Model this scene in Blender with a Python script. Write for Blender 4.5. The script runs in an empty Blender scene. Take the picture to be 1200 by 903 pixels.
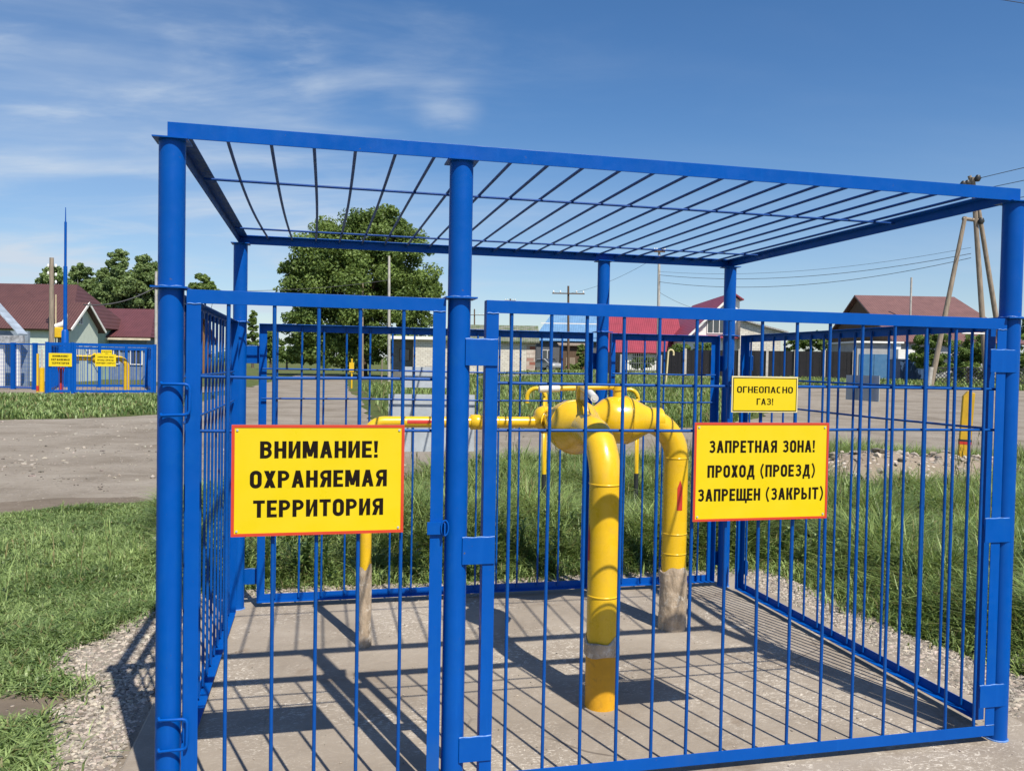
import bpy, bmesh, math, random
import numpy as np
from mathutils import Vector, Matrix
from mathutils.geometry import delaunay_2d_cdt
random.seed(7)
rng = np.random.default_rng(7)
R = math.radians
SC = bpy.context.scene
COL = SC.collection

# ------------------------------------------------------------------ camera
FPX, PITCH, ROLL, EYE = 971.8, -0.0252, 0.0180, 1.714
cam_d = bpy.data.cameras.new("camera")
cam_d.sensor_fit = 'HORIZONTAL'; cam_d.sensor_width = 36.0
cam_d.lens = 36.0 * FPX / 1200.0
cam_d.clip_start = 0.05; cam_d.clip_end = 6000
cam = bpy.data.objects.new("camera", cam_d); COL.objects.link(cam)
_f = Vector((0, math.cos(PITCH), math.sin(PITCH)))
_u = Vector((0, -math.sin(PITCH), math.cos(PITCH)))
_r = Vector((1, 0, 0))
_c, _s = math.cos(ROLL), math.sin(ROLL)
CR = _c * _r + _s * _u
CU = -_s * _r + _c * _u
cam.matrix_world = Matrix(((CR.x, CU.x, -_f.x, 0), (CR.y, CU.y, -_f.y, 0), (CR.z, CU.z, -_f.z, EYE), (0, 0, 0, 1)))
SC.camera = cam

# ------------------------------------------------------------------ light
SUN_EL, SUN_AZ = R(53.9), R(149.4)
world = bpy.data.worlds.new("World"); SC.world = world; world.use_nodes = True
nt = world.node_tree; nt.nodes.clear()
def N(t, kind, **kw):
    n = t.nodes.new(kind)
    for k, v in kw.items(): setattr(n, k, v)
    return n
wo = N(nt, 'ShaderNodeOutputWorld'); bg = N(nt, 'ShaderNodeBackground'); bg.inputs[1].default_value = 0.079
sky = N(nt, 'ShaderNodeTexSky', sky_type='NISHITA', sun_disc=False)
sky.sun_elevation = SUN_EL; sky.sun_rotation = SUN_AZ
sky.air_density = 1.0; sky.dust_density = 0.45; sky.ozone_density = 2.6; sky.altitude = 150
tc = N(nt, 'ShaderNodeTexCoord'); sx = N(nt, 'ShaderNodeSeparateXYZ'); nt.links.new(tc.outputs['Generated'], sx.inputs[0])
def M(t, op, a, b=None, c=None, clamp=False):
    n = N(t, 'ShaderNodeMath', operation=op, use_clamp=clamp)
    for i, v in enumerate((a, b, c)):
        if v is None: continue
        if isinstance(v, (int, float)): n.inputs[i].default_value = v
        else: t.links.new(v, n.inputs[i])
    return n.outputs[0]
def MR(t, v, a, b, c=0.0, d=1.0, smooth=True):
    n = N(t, 'ShaderNodeMapRange', interpolation_type='SMOOTHSTEP' if smooth else 'LINEAR')
    t.links.new(v, n.inputs[0])
    for i, x in enumerate((a, b, c, d)): n.inputs[i + 1].default_value = x
    return n.outputs[0]
zz = M(nt, 'ADD', M(nt, 'MAXIMUM', sx.outputs[2], 0.0), 0.12)
cx = M(nt, 'DIVIDE', sx.outputs[0], zz); cy = M(nt, 'DIVIDE', sx.outputs[1], zz)
cb = N(nt, 'ShaderNodeCombineXYZ'); nt.links.new(cx, cb.inputs[0]); nt.links.new(cy, cb.inputs[1])
def cloud(scale, sxy, rot, lo, hi, seed, dist=0.6, detail=7):
    mp = N(nt, 'ShaderNodeMapping'); nt.links.new(cb.outputs[0], mp.inputs[0])
    mp.inputs['Rotation'].default_value = (0, 0, rot); mp.inputs['Scale'].default_value = sxy; mp.inputs['Location'].default_value = seed
    no = N(nt, 'ShaderNodeTexNoise'); nt.links.new(mp.outputs[0], no.inputs[0])
    no.inputs['Scale'].default_value = scale; no.inputs['Detail'].default_value = detail; no.inputs['Roughness'].default_value = 0.58; no.inputs['Distortion'].default_value = dist
    return MR(nt, no.outputs[0], lo, hi)
c1 = cloud(0.55, (0.7, 1.5, 1), R(18), 0.42, 0.78, (2.1, 0.4, 0))
c2 = cloud(1.5, (0.85, 1.6, 1), R(12), 0.46, 0.85, (5.3, 3.1, 0), 0.4)
left = MR(nt, sx.outputs[0], 0.18, -0.42)
low = MR(nt, sx.outputs[2], 0.30, 0.02, 0.0, 0.35)
m1 = M(nt, 'MULTIPLY', c1, M(nt, 'MULTIPLY_ADD', left, 0.80, 0.06))
m2 = M(nt, 'MULTIPLY', c2, M(nt, 'MULTIPLY_ADD', left, 0.75, 0.03))
mm = M(nt, 'ADD', m1, m2, clamp=True)
c3 = cloud(2.6, (0.9, 1.35, 1), R(10), 0.38, 0.75, (1.3, 7.7, 0), 0.35, 8)
for (bx_, by_, w_, st_, nz_) in ((335, 72, .085, .50, 1), (525, 130, .05, .40, 1), (240, 58, .05, .3, 1), (130, 190, .22, .26, 0), (60, 40, .2, .22, 0), (330, 235, .2, .30, 0), (1120, 330, .2, .10, 0)):
    d_ = (CR * ((bx_ - 600) / FPX) - CU * ((by_ - 451.5) / FPX) + _f).normalized()
    dt = N(nt, 'ShaderNodeVectorMath', operation='DISTANCE'); nt.links.new(tc.outputs['Generated'], dt.inputs[0]); dt.inputs[1].default_value = d_
    bm_ = MR(nt, dt.outputs['Value'], w_, w_ * .15)
    mm = M(nt, 'ADD', mm, M(nt, 'MULTIPLY', M(nt, 'MULTIPLY', bm_, st_), c3 if nz_ else M(nt, 'MULTIPLY_ADD', c1, .7, .3)), clamp=True)
mm = M(nt, 'ADD', mm, M(nt, 'MULTIPLY', low, M(nt, 'MULTIPLY_ADD', c1, 0.5, 0.5)), clamp=True)
hs = N(nt, 'ShaderNodeHueSaturation'); hs.inputs['Saturation'].default_value = 1.22; hs.inputs['Value'].default_value = 1.15
tn = N(nt, 'ShaderNodeMix', data_type='RGBA', blend_type='MULTIPLY'); tn.inputs[0].default_value = 1.0; tn.inputs[7].default_value = (0.97, 0.98, 1.04, 1)
nt.links.new(sky.outputs[0], tn.inputs[6]); nt.links.new(tn.outputs[2], hs.inputs['Color'])
mx = N(nt, 'ShaderNodeMix', data_type='RGBA'); nt.links.new(mm, mx.inputs[0]); nt.links.new(hs.outputs[0], mx.inputs[6]); mx.inputs[7].default_value = (6.0, 6.9, 8.0, 1)
nt.links.new(mx.outputs[2], bg.inputs[0]); nt.links.new(bg.outputs[0], wo.inputs[0])

sun_d = bpy.data.lights.new("sun", 'SUN'); sun_d.energy = 4.9; sun_d.angle = R(0.5); sun_d.color = (1.0, 0.935, 0.82)
sun = bpy.data.objects.new("sun", sun_d); COL.objects.link(sun)
sd = Vector((math.sin(SUN_AZ) * math.cos(SUN_EL), math.cos(SUN_AZ) * math.cos(SUN_EL), math.sin(SUN_EL)))
sun.rotation_euler = sd.to_track_quat('Z', 'Y').to_euler(); sun.location = sd * 60
SC.view_settings.view_transform = 'Standard'; SC.view_settings.look = 'None'
SC.view_settings.exposure = 0.38; SC.view_settings.gamma = 1.0; SC.view_settings.use_curve_mapping = False
SC.render.engine = 'CYCLES'
SC.cycles.max_bounces = 6; SC.cycles.diffuse_bounces = 3; SC.cycles.glossy_bounces = 3; SC.cycles.transparent_max_bounces = 8
SC.cycles.use_denoising = True

# ------------------------------------------------------------------ frames of reference
YAW = 0.2295
EV = (math.cos(YAW), math.sin(YAW)); NV = (-math.sin(YAW), math.cos(YAW)); F0 = (-1.248, 3.0306)
CW, CD = 3.652, 2.713                                # cage width and depth
def toW(u, v, z=0.0):
    return Vector((F0[0] + EV[0] * u + NV[0] * v, F0[1] + EV[1] * u + NV[1] * v, z))
def at(px, py, Y):                                   # point of the place seen at a photo position, Y metres away
    a, b = px - 600.0, py - 451.5
    x = a * _c + b * _s; y = -a * _s + b * _c
    d = _r * (x / FPX) + _f + _u * (-y / FPX)
    return Vector((0, 0, EYE)) + d * (Y / d.y)
def sstep(a, b, x):
    t = np.clip((np.asarray(x, float) - a) / (b - a), 0, 1); return t * t * (3 - 2 * t)
def terrain(x, y):
    x = np.asarray(x, float); y = np.asarray(y, float)
    base = -0.05 + 1.08 * sstep(24, 76, y) * sstep(-14, 7, x)
    return base + 0.35 * sstep(80, 150, y)
def tz(x, y): return float(terrain(x, y))

# ------------------------------------------------------------------ value noise
_grid = rng.random((256, 256))
def vnoise(x, y, s=1.0, o=0):
    x = np.asarray(x, float) * s + 37.1 + o * 13.7; y = np.asarray(y, float) * s + 91.3 + o * 7.9
    xi = np.floor(x).astype(int); yi = np.floor(y).astype(int); fx = x - xi; fy = y - yi
    fx = fx * fx * (3 - 2 * fx); fy = fy * fy * (3 - 2 * fy)
    g = lambda a, b: _grid[a % 256, b % 256]
    return (g(xi, yi) * (1 - fx) + g(xi + 1, yi) * fx) * (1 - fy) + (g(xi, yi + 1) * (1 - fx) + g(xi + 1, yi + 1) * fx) * fy
def fbm(x, y, s=1.0, o=0, n=4):
    t = 0; a = 0.5
    for i in range(n):
        t = t + a * vnoise(x, y, s * 2 ** i, o + i); a *= 0.5
    return t / (1 - 0.5 ** n)
def inpoly(x, y, poly):
    x = np.asarray(x); y = np.asarray(y); r = np.zeros(x.shape, bool); n = len(poly)
    for i in range(n):
        x1, y1 = poly[i]; x2, y2 = poly[(i + 1) % n]
        if y1 == y2: continue
        c = ((y1 > y) != (y2 > y)) & (x < (x2 - x1) * (y - y1) / (y2 - y1) + x1)
        r ^= c
    return r

# ------------------------------------------------------------------ materials
MATS = {}
def ramp(t, fac, stops):
    n = N(t, 'ShaderNodeValToRGB'); t.links.new(fac, n.inputs[0])
    el = n.color_ramp.elements
    while len(el) < len(stops): el.new(0.5)
    for e, (p, c) in zip(el, stops): e.position = p; e.color = (*c, 1)
    return n.outputs[0]
def noise(t, scale, detail=4, rough=0.55, vec=None, dist=0.0, coord='Object', stretch=None):
    if vec is None:
        vec = N(t, 'ShaderNodeTexCoord').outputs[coord]
    if stretch:
        mp = N(t, 'ShaderNodeMapping'); t.links.new(vec, mp.inputs[0]); mp.inputs['Scale'].default_value = stretch; vec = mp.outputs[0]
    n = N(t, 'ShaderNodeTexNoise'); t.links.new(vec, n.inputs[0])
    n.inputs['Scale'].default_value = scale; n.inputs['Detail'].default_value = detail; n.inputs['Roughness'].default_value = rough; n.inputs['Distortion'].default_value = dist
    return n.outputs[0]
def mixc(t, f, a, b, mode='MIX'):
    n = N(t, 'ShaderNodeMix', data_type='RGBA', blend_type=mode)
    if isinstance(f, (int, float)): n.inputs[0].default_value = f
    else: t.links.new(f, n.inputs[0])
    for i, v in ((6, a), (7, b)):
        if isinstance(v, tuple): n.inputs[i].default_value = (*v, 1)
        else: t.links.new(v, n.inputs[i])
    return n.outputs[2]
def bumpn(t, h, strength, dist, prev=None):
    n = N(t, 'ShaderNodeBump'); n.inputs['Strength'].default_value = strength; n.inputs['Distance'].default_value = dist
    t.links.new(h, n.inputs['Height'])
    if prev is not None: t.links.new(prev, n.inputs['Normal'])
    return n.outputs[0]
def newmat(name):
    m = bpy.data.materials.new(name); m.use_nodes = True; t = m.node_tree
    b = t.nodes['Principled BSDF']; MATS[name] = m
    return m, t, b
def mat(name, col, rough=0.5, var=0.18, scale=3.0, bump=0.0, bscale=40.0, bdist=0.004, metallic=0.0, coat=0.0, spec=0.5, stretch=None, dirt=None, dirt_amt=0.0, dscale=2.0):
    if name in MATS: return MATS[name]
    m, t, b = newmat(name)
    lo = tuple(c * (1 - var) for c in col); hi = tuple(min(1, c * (1 + var)) for c in col)
    n = noise(t, scale, 5, 0.6, stretch=stretch)
    c = ramp(t, n, [(0.3, lo), (0.7, hi)])
    if dirt:
        d = MR(t, noise(t, dscale, 8, 0.7, dist=0.4), 0.5, 0.72, 0, dirt_amt); c = mixc(t, d, c, dirt)
    t.links.new(c, b.inputs['Base Color'])
    b.inputs['Metallic'].default_value = metallic; b.inputs['Specular IOR Level'].default_value = spec
    r = MR(t, noise(t, scale * 4, 4), 0.3, 0.7, max(0.05, rough - 0.09), min(1, rough + 0.09)); t.links.new(r, b.inputs['Roughness'])
    if coat: b.inputs['Coat Weight'].default_value = coat; b.inputs['Coat Roughness'].default_value = 0.15
    if bump: t.links.new(bumpn(t, noise(t, bscale, 4, stretch=stretch), bump, bdist), b.inputs['Normal'])
    return m

BLUE = mat('blue_paint', (0.0002, 0.073, 0.355), 0.40, 0.06, 5, 0.10, 70, 0.002, spec=0.16, dirt=(0.006, 0.095, 0.345), dirt_amt=0.35, dscale=9)
def wear(m):
    t = m.node_tree; b = t.nodes['Principled BSDF']; src = b.inputs['Base Color'].links[0].from_socket
    co = N(t, 'ShaderNodeTexCoord').outputs['Object']
    st = noise(t, 3.0, 6, 0.65, vec=co, stretch=(9, 9, 0.7))
    c = mixc(t, MR(t, st, 0.52, 0.75, 0, 0.35), src, (0.004, 0.10, 0.43))
    c = mixc(t, MR(t, noise(t, 1.7, 5, 0.7, vec=co), 0.55, 0.75, 0, 0.22), c, (0.035, 0.10, 0.26))
    ch = M(t, 'MULTIPLY', MR(t, noise(t, 75, 3, 0.6, vec=co), 0.70, 0.73), MR(t, noise(t, 4, 3, vec=co), 0.5, 0.6))
    c = mixc(t, ch, c, (0.10, 0.09, 0.085))
    t.links.new(c, b.inputs['Base Color'])
wear(BLUE)
BLUE_BAR = mat('bar_blue_paint', (0.001, 0.066, 0.30), 0.42, 0.15, 9, 0.15, 80, 0.002, spec=0.2, dirt=(0.01, 0.05, 0.18), dirt_amt=0.5, dscale=16)
BLUE_OLD = mat('weathered_blue_steel', (0.004, 0.05, 0.22), 0.55, 0.3, 12, 0.3, 50, 0.003, spec=0.25, dirt=(0.09, 0.10, 0.12), dirt_amt=0.6, dscale=11)
BLUE_DK = mat('thin_blue_paint', (0.001, 0.045, 0.22), 0.5, 0.2, 12, 0.2, 50, 0.003, spec=0.25)
WELD = mat('weld_bead', (0.10, 0.22, 0.50), 0.4, 0.4, 60, 0.6, 120, 0.004)
YEL = mat('yellow_paint', (0.72, 0.445, 0.012), 0.3, 0.06, 4, 0.10, 60, 0.002, coat=0.25, dirt=(0.55, 0.33, 0.05), dirt_amt=0.35, dscale=7)
ORANGE = mat('ochre_paint', (0.64, 0.32, 0.010), 0.5, 0.2, 6, 0.2, 60, 0.003, dirt=(0.3, 0.16, 0.03), dirt_amt=0.6, dscale=12)
FILM = mat('brown_plastic_film', (0.37, 0.29, 0.21), 0.28, 0.45, 14, 0.9, 30, 0.012, dirt=(0.75, 0.70, 0.62), dirt_amt=0.8, dscale=20, stretch=(1, 1, 0.45))
SIGN_Y = mat('sign_yellow', (0.70, 0.525, 0.005), 0.35, 0.03, 2)
SIGN_R = mat('sign_red', (0.55, 0.05, 0.02), 0.4, 0.06, 3)
SIGN_K = mat('sign_black', (0.010, 0.006, 0.004), 0.6, 0.1, 3, spec=0.12)
SIGN_W = mat('sign_cream', (0.72, 0.62, 0.32), 0.45, 0.06, 3)
STEEL = mat('zinc_grey', (0.42, 0.46, 0.50), 0.45, 0.12, 6, 0.05, 30, metallic=0.15)
RED = mat('red_paint', (0.50, 0.035, 0.02), 0.45, 0.1, 4)
WHITE_R = mat('white_rubber', (0.62, 0.61, 0.58), 0.5, 0.06, 6, dirt=(0.4, 0.38, 0.34), dirt_amt=0.3)
BLACK = mat('black_paint', (0.02, 0.022, 0.024), 0.5, 0.3, 8, dirt=(0.12, 0.10, 0.08), dirt_amt=0.5)
WOOD = mat('weathered_wood', (0.27, 0.22, 0.17), 0.85, 0.4, 3, 0.5, 20, 0.01, spec=0.2, stretch=(6, 6, 0.4))
DARKWOOD = mat('dark_wood', (0.12, 0.08, 0.055), 0.85, 0.4, 3, 0.4, 20, 0.01, spec=0.2, stretch=(6, 6, 0.4))
CONC = mat('concrete_pole', (0.40, 0.38, 0.35), 0.85, 0.2, 4, 0.2, 30)
WHITEP = mat('white_plaster', (0.78, 0.77, 0.74), 0.85, 0.06, 2, 0.15, 30, spec=0.2, dirt=(0.55, 0.52, 0.47), dirt_amt=0.35)
GREYP = mat('grey_plaster', (0.36, 0.36, 0.36), 0.85, 0.12, 2, 0.15, 30, spec=0.2)
GREENP = mat('green_siding', (0.33, 0.45, 0.36), 0.7, 0.1, 2, spec=0.3)
DARKFENCE = mat('dark_brown_sheet', (0.016, 0.013, 0.013), 0.45, 0.2, 2)
BLUEGATE = mat('blue_sheet', (0.055, 0.16, 0.30), 0.5, 0.12, 2, dirt=(0.2, 0.2, 0.2), dirt_amt=0.2)
DARKBLUE = mat('dark_blue_sheet', (0.04, 0.085, 0.18), 0.5, 0.15, 2)
GLASS = mat('window_glass', (0.05, 0.06, 0.07), 0.08, 0.2, 2, spec=0.8)
LAMPW = mat('porcelain', (0.8, 0.8, 0.78), 0.25, 0.05, 3)
WIRE = mat('wire_black', (0.05, 0.05, 0.055), 0.6, 0.1, 3)
STONE = mat('grey_stone', (0.42, 0.38, 0.34), 0.9, 0.25, 9, 0.6, 18, 0.02, spec=0.2)
TYRE = mat('tyre', (0.02, 0.02, 0.02), 0.8, 0.2, 5)
SILVER = mat('silver_car_paint', (0.40, 0.42, 0.45), 0.3, 0.05, 3, coat=0.6, metallic=0.2)

def roofmat(name, col, wave=2.2, axis='X', var=0.15, rows=True, dirt=None):
    m, t, b = newmat(name)
    co = N(t, 'ShaderNodeTexCoord').outputs['Object']
    w = N(t, 'ShaderNodeTexWave', wave_type='BANDS', bands_direction=axis, wave_profile='SIN'); t.links.new(co, w.inputs[0]); w.inputs['Scale'].default_value = wave
    w.inputs['Distortion'].default_value = 0.0
    c = ramp(t, noise(t, 1.2, 5, 0.6, vec=co), [(0.3, tuple(x * (1 - var) for x in col)), (0.7, tuple(x * (1 + var) for x in col))])
    c = mixc(t, MR(t, w.outputs[1], 0.0, 0.35, 0.22, 0.0), c, tuple(x * 0.45 for x in col))
    if rows:
        w2 = N(t, 'ShaderNodeTexWave', wave_type='BANDS', bands_direction='Y' if axis == 'X' else 'X', wave_profile='SAW'); t.links.new(co, w2.inputs[0]); w2.inputs['Scale'].default_value = 0.9
        c = mixc(t, MR(t, w2.outputs[1], 0.0, 0.16, 0.3, 0.0), c, tuple(x * 0.4 for x in col))
    if dirt: c = mixc(t, MR(t, noise(t, 1.5, 7, 0.7, vec=co), 0.42, 0.62, 0, 0.85), c, dirt)
    t.links.new(c, b.inputs['Base Color']); b.inputs['Roughness'].default_value = 0.5
    t.links.new(bumpn(t, w.outputs[1], 0.6, 0.04), b.inputs['Normal'])
    return m
ROOF_BROWN = roofmat('brown_metal_roof', (0.10, 0.042, 0.038), 1.6, 'X')
ROOF_TILE = roofmat('maroon_tile_roof', (0.115, 0.038, 0.042), 1.5, 'X')
ROOF_RED = roofmat('crimson_metal_roof', (0.27, 0.035, 0.058), 1.5, 'X')
ROOF_RUST = roofmat('rusty_brown_roof', (0.175, 0.088, 0.078), 1.4, 'X')
ROOF_BLUE = roofmat('sky_blue_roof', (0.125, 0.255, 0.43), 1.4, 'X', rows=False)
ROOF_MOSS = roofmat('mossy_slate_roof', (0.22, 0.22, 0.17), 1.3, 'X', dirt=(0.09, 0.13, 0.04))
ROOF_GREY = roofmat('grey_slate_roof', (0.32, 0.31, 0.30), 1.3, 'X')
AWN = roofmat('striped_awning', (0.36, 0.42, 0.50), 1.1, 'X', rows=False)

def brickmat(name, col, col2, mortar, sc=1.0):
    m, t, b = newmat(name)
    co = N(t, 'ShaderNodeTexCoord').outputs['Object']
    s = N(t, 'ShaderNodeSeparateXYZ'); t.links.new(co, s.inputs[0])
    cbx = N(t, 'ShaderNodeCombineXYZ'); t.links.new(M(t, 'ADD', s.outputs[0], s.outputs[1]), cbx.inputs[0]); t.links.new(s.outputs[2], cbx.inputs[1])
    br = N(t, 'ShaderNodeTexBrick'); t.links.new(cbx.outputs[0], br.inputs[0])
    br.inputs['Scale'].default_value = sc; br.inputs['Brick Width'].default_value = 0.5; br.inputs['Row Height'].default_value = 0.2; br.inputs['Mortar Size'].default_value = 0.018
    br.inputs['Color1'].default_value = (*col, 1); br.inputs['Color2'].default_value = (*col2, 1); br.inputs['Mortar'].default_value = (*mortar, 1)
    c = mixc(t, MR(t, noise(t, 1.1, 5, vec=co), 0.4, 0.7, 0, 0.3), br.outputs[0], tuple(x * 0.7 for x in col))
    t.links.new(c, b.inputs['Base Color']); b.inputs['Roughness'].default_value = 0.9; b.inputs['Specular IOR Level'].default_value = 0.2
    t.links.new(bumpn(t, br.outputs[1], -0.4, 0.02), b.inputs['Normal'])
    return m
BRICK_W = brickmat('white_silicate_brick', (0.70, 0.66, 0.58), (0.56, 0.52, 0.45), (0.36, 0.33, 0.29))
BRICK_R = brickmat('red_brick', (0.28, 0.10, 0.07), (0.62, 0.55, 0.48), (0.4, 0.36, 0.3), 0.5)
BRICK_SHADE = brickmat('shaded_brick', (0.20, 0.20, 0.19), (0.15, 0.15, 0.15), (0.10, 0.10, 0.10))  # brick darkened to carry the shade of the recessed porch

def concrete_mat():
    m, t, b = newmat('slab_concrete')
    co = N(t, 'ShaderNodeTexCoord').outputs['Object']
    c = ramp(t, noise(t, 1.3, 6, 0.62, vec=co, dist=0.5), [(0.30, (0.218, 0.183, 0.145)), (0.5, (0.29, 0.248, 0.20)), (0.72, (0.375, 0.328, 0.272))])
    f = noise(t, 24, 6, 0.78, vec=co, dist=2.2, stretch=(0.75, 1.3, 1))
    reg = MR(t, noise(t, 1.1, 4, 0.6, vec=co), 0.44, 0.60)
    sp = M(t, 'MULTIPLY', MR(t, f, 0.52, 0.62), M(t, 'MULTIPLY_ADD', reg, 0.85, 0.10))
    c = mixc(t, sp, c, (0.70, 0.64, 0.55))
    st = noise(t, 9, 4, 0.6, vec=co, stretch=(1.2, 14, 1), dist=0.3)
    c = mixc(t, MR(t, st, 0.58, 0.72, 0, 0.45), c, (0.26, 0.205, 0.155))
    rs = MR(t, noise(t, 2.3, 7, 0.7, vec=co, dist=1.2), 0.56, 0.70, 0, 0.55); c = mixc(t, rs, c, (0.17, 0.125, 0.088))
    vo = N(t, 'ShaderNodeTexVoronoi', feature='DISTANCE_TO_EDGE'); t.links.new(mixc(t, 0.12, co, N(t, 'ShaderNodeTexNoise').outputs[1]), vo.inputs[0]); vo.inputs['Scale'].default_value = 0.75
    ck = M(t, 'MULTIPLY', MR(t, vo.outputs[0], 0.004, 0.001), MR(t, noise(t, 1.0, 3, vec=co), 0.5, 0.6)); c = mixc(t, M(t, 'MULTIPLY', ck, 0.7), c, (0.07, 0.055, 0.045))
    c = mixc(t, MR(t, noise(t, 180, 3, vec=co), 0.35, 0.65, 0.0, 0.25), c, (0.24, 0.20, 0.165))
    t.links.new(c, b.inputs['Base Color']); b.inputs['Roughness'].default_value = 0.88; b.inputs['Specular IOR Level'].default_value = 0.25
    n1 = bumpn(t, noise(t, 5, 6, 0.65, vec=co, dist=0.6), 0.5, 0.02)
    n2 = bumpn(t, noise(t, 160, 4, 0.7, vec=co), 0.4, 0.003, n1)
    t.links.new(n2, b.inputs['Normal'])
    return m
SLAB = concrete_mat()

def stonyground(name, cols, stone_cols, vscale, amount, ruts=None, bd=0.03, bs=0.6):
    m, t, b = newmat(name)
    co = N(t, 'ShaderNodeTexCoord').outputs['Object']
    c = ramp(t, noise(t, 0.55, 7, 0.62, vec=co, dist=0.4), [(0.32, cols[0]), (0.52, cols[1]), (0.72, cols[2])])
    c = mixc(t, MR(t, noise(t, 14, 5, 0.7, vec=co), 0.35, 0.7, 0.0, 0.35), c, cols[0])
    if ruts:
        rn = noise(t, 1.1, 6, 0.6, vec=co, stretch=ruts, dist=0.8)
        c = mixc(t, MR(t, rn, 0.54, 0.74, 0, 0.45), c, cols[0])
        r2 = noise(t, 3.6, 8, 0.74, vec=co, stretch=(0.6, 1.15, 1), dist=0.9); c = mixc(t, MR(t, r2, 0.55, 0.68, 0, 0.55), c, tuple(x * 0.85 for x in cols[0]))
        c = mixc(t, MR(t, rn, 0.42, 0.30, 0, 0.5), c, cols[2])
    v = N(t, 'ShaderNodeTexVoronoi', feature='F1'); t.links.new(co, v.inputs[0]); v.inputs['Scale'].default_value = vscale; v.inputs['Randomness'].default_value = 1.0
    sep = N(t, 'ShaderNodeSeparateColor'); t.links.new(v.outputs['Color'], sep.inputs[0])
    reg = MR(t, noise(t, 0.9, 4, vec=co), 0.42, 0.66, amount * 0.25, amount)
    msk = M(t, 'MULTIPLY', MR(t, v.outputs['Distance'], 0.42, 0.28), M(t, 'LESS_THAN', sep.outputs[0], reg))
    sc = ramp(t, sep.outputs[1], [(0.0, stone_cols[0]), (0.5, stone_cols[1]), (1.0, stone_cols[2])])
    c = mixc(t, msk, c, sc)
    t.links.new(c, b.inputs['Base Color']); b.inputs['Roughness'].default_value = 0.95; b.inputs['Specular IOR Level'].default_value = 0.15
    h = M(t, 'MULTIPLY', msk, M(t, 'SUBTRACT', 0.5, v.outputs['Distance']))
    n1 = bumpn(t, noise(t, 4, 8, 0.75, vec=co), bs, bd)
    n2 = bumpn(t, h, 1.0, 0.6 / vscale, n1)
    t.links.new(n2, b.inputs['Normal'])
    return m
DIRT = stonyground('dirt_road_soil', [(0.175, 0.147, 0.115), (0.265, 0.231, 0.191), (0.32, 0.285, 0.241)], [(0.17, 0.145, 0.12), (0.29, 0.255, 0.22), (0.36, 0.325, 0.285)], 22, 0.55, ruts=(0.30, 1.0, 1), bd=0.035, bs=0.7)
GRAVEL = stonyground('grey_gravel', [(0.18, 0.15, 0.115), (0.25, 0.21, 0.17), (0.31, 0.27, 0.225)], [(0.17, 0.14, 0.11), (0.33, 0.29, 0.245), (0.52, 0.48, 0.42)], 55, 1.0, bd=0.015)
SANDY = stonyground('sandy_rubble', [(0.19, 0.15, 0.112), (0.29, 0.238, 0.185), (0.38, 0.32, 0.258)], [(0.2, 0.16, 0.12), (0.42, 0.36, 0.30), (0.60, 0.54, 0.47)], 12, 0.9, bd=0.05)
SANDY_D = stonyground('brown_soil', [(0.11, 0.088, 0.066), (0.17, 0.138, 0.107), (0.235, 0.198, 0.16)], [(0.10, 0.08, 0.06), (0.22, 0.185, 0.15), (0.40, 0.34, 0.28)], 30, 0.5, bd=0.03)
ASPH = stonyground('grey_road', [(0.17, 0.165, 0.16), (0.24, 0.235, 0.225), (0.29, 0.28, 0.27)], [(0.15, 0.15, 0.14), (0.25, 0.24, 0.23), (0.33, 0.32, 0.30)], 8, 0.3, bd=0.02)
def soilmat():
    m, t, b = newmat('grassy_soil')
    co = N(t, 'ShaderNodeTexCoord').outputs['Object']
    g = ramp(t, noise(t, 3.0, 6, 0.7, vec=co), [(0.3, (0.06, 0.085, 0.026)), (0.5, (0.10, 0.13, 0.043)), (0.7, (0.16, 0.175, 0.065))])
    d = ramp(t, noise(t, 9.0, 5, 0.7, vec=co), [(0.3, (0.11, 0.085, 0.055)), (0.7, (0.22, 0.175, 0.125))])
    k = M(t, 'MULTIPLY', MR(t, noise(t, 0.21, 7, 0.65, vec=co), 0.50, 0.62), MR(t, noise(t, 2.5, 5, 0.7, vec=co), 0.35, 0.6))
    c = mixc(t, k, g, d)
    t.links.new(c, b.inputs['Base Color']); b.inputs['Roughness'].default_value = 1.0; b.inputs['Specular IOR Level'].default_value = 0.1
    t.links.new(bumpn(t, noise(t, 7, 7, 0.75, vec=co), 1.0, 0.12), b.inputs['Normal'])
    return m
SOIL = soilmat()
def leafmat(name, trans=0.3, rough=0.6, spec=0.25):
    m, t, b = newmat(name)
    at_ = N(t, 'ShaderNodeAttribute', attribute_name='tint')
    t.links.new(at_.outputs['Color'], b.inputs['Base Color']); b.inputs['Roughness'].default_value = rough; b.inputs['Specular IOR Level'].default_value = spec
    tr = N(t, 'ShaderNodeBsdfTranslucent')
    t.links.new(mixc(t, 0.4, at_.outputs['Color'], (0.30, 0.36, 0.05)), tr.inputs[0])
    ms = N(t, 'ShaderNodeMixShader'); ms.inputs[0].default_value = trans
    t.links.new(b.outputs[0], ms.inputs[1]); t.links.new(tr.outputs[0], ms.inputs[2])
    t.links.new(ms.outputs[0], t.nodes['Material Output'].inputs[0])
    return m
GRASSM = leafmat('grass_blade', 0.36, 0.45, 0.4)
LEAFM = leafmat('tree_leaf', 0.36, 0.5, 0.3)
BARK = mat('bark', (0.10, 0.08, 0.06), 0.95, 0.4, 4, 0.8, 12, 0.05, spec=0.1, stretch=(3, 3, 0.6))
BIRCH = mat('birch_bark', (0.48, 0.46, 0.42), 0.9, 0.4, 3, 0.3, 12, 0.02, spec=0.1)

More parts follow.
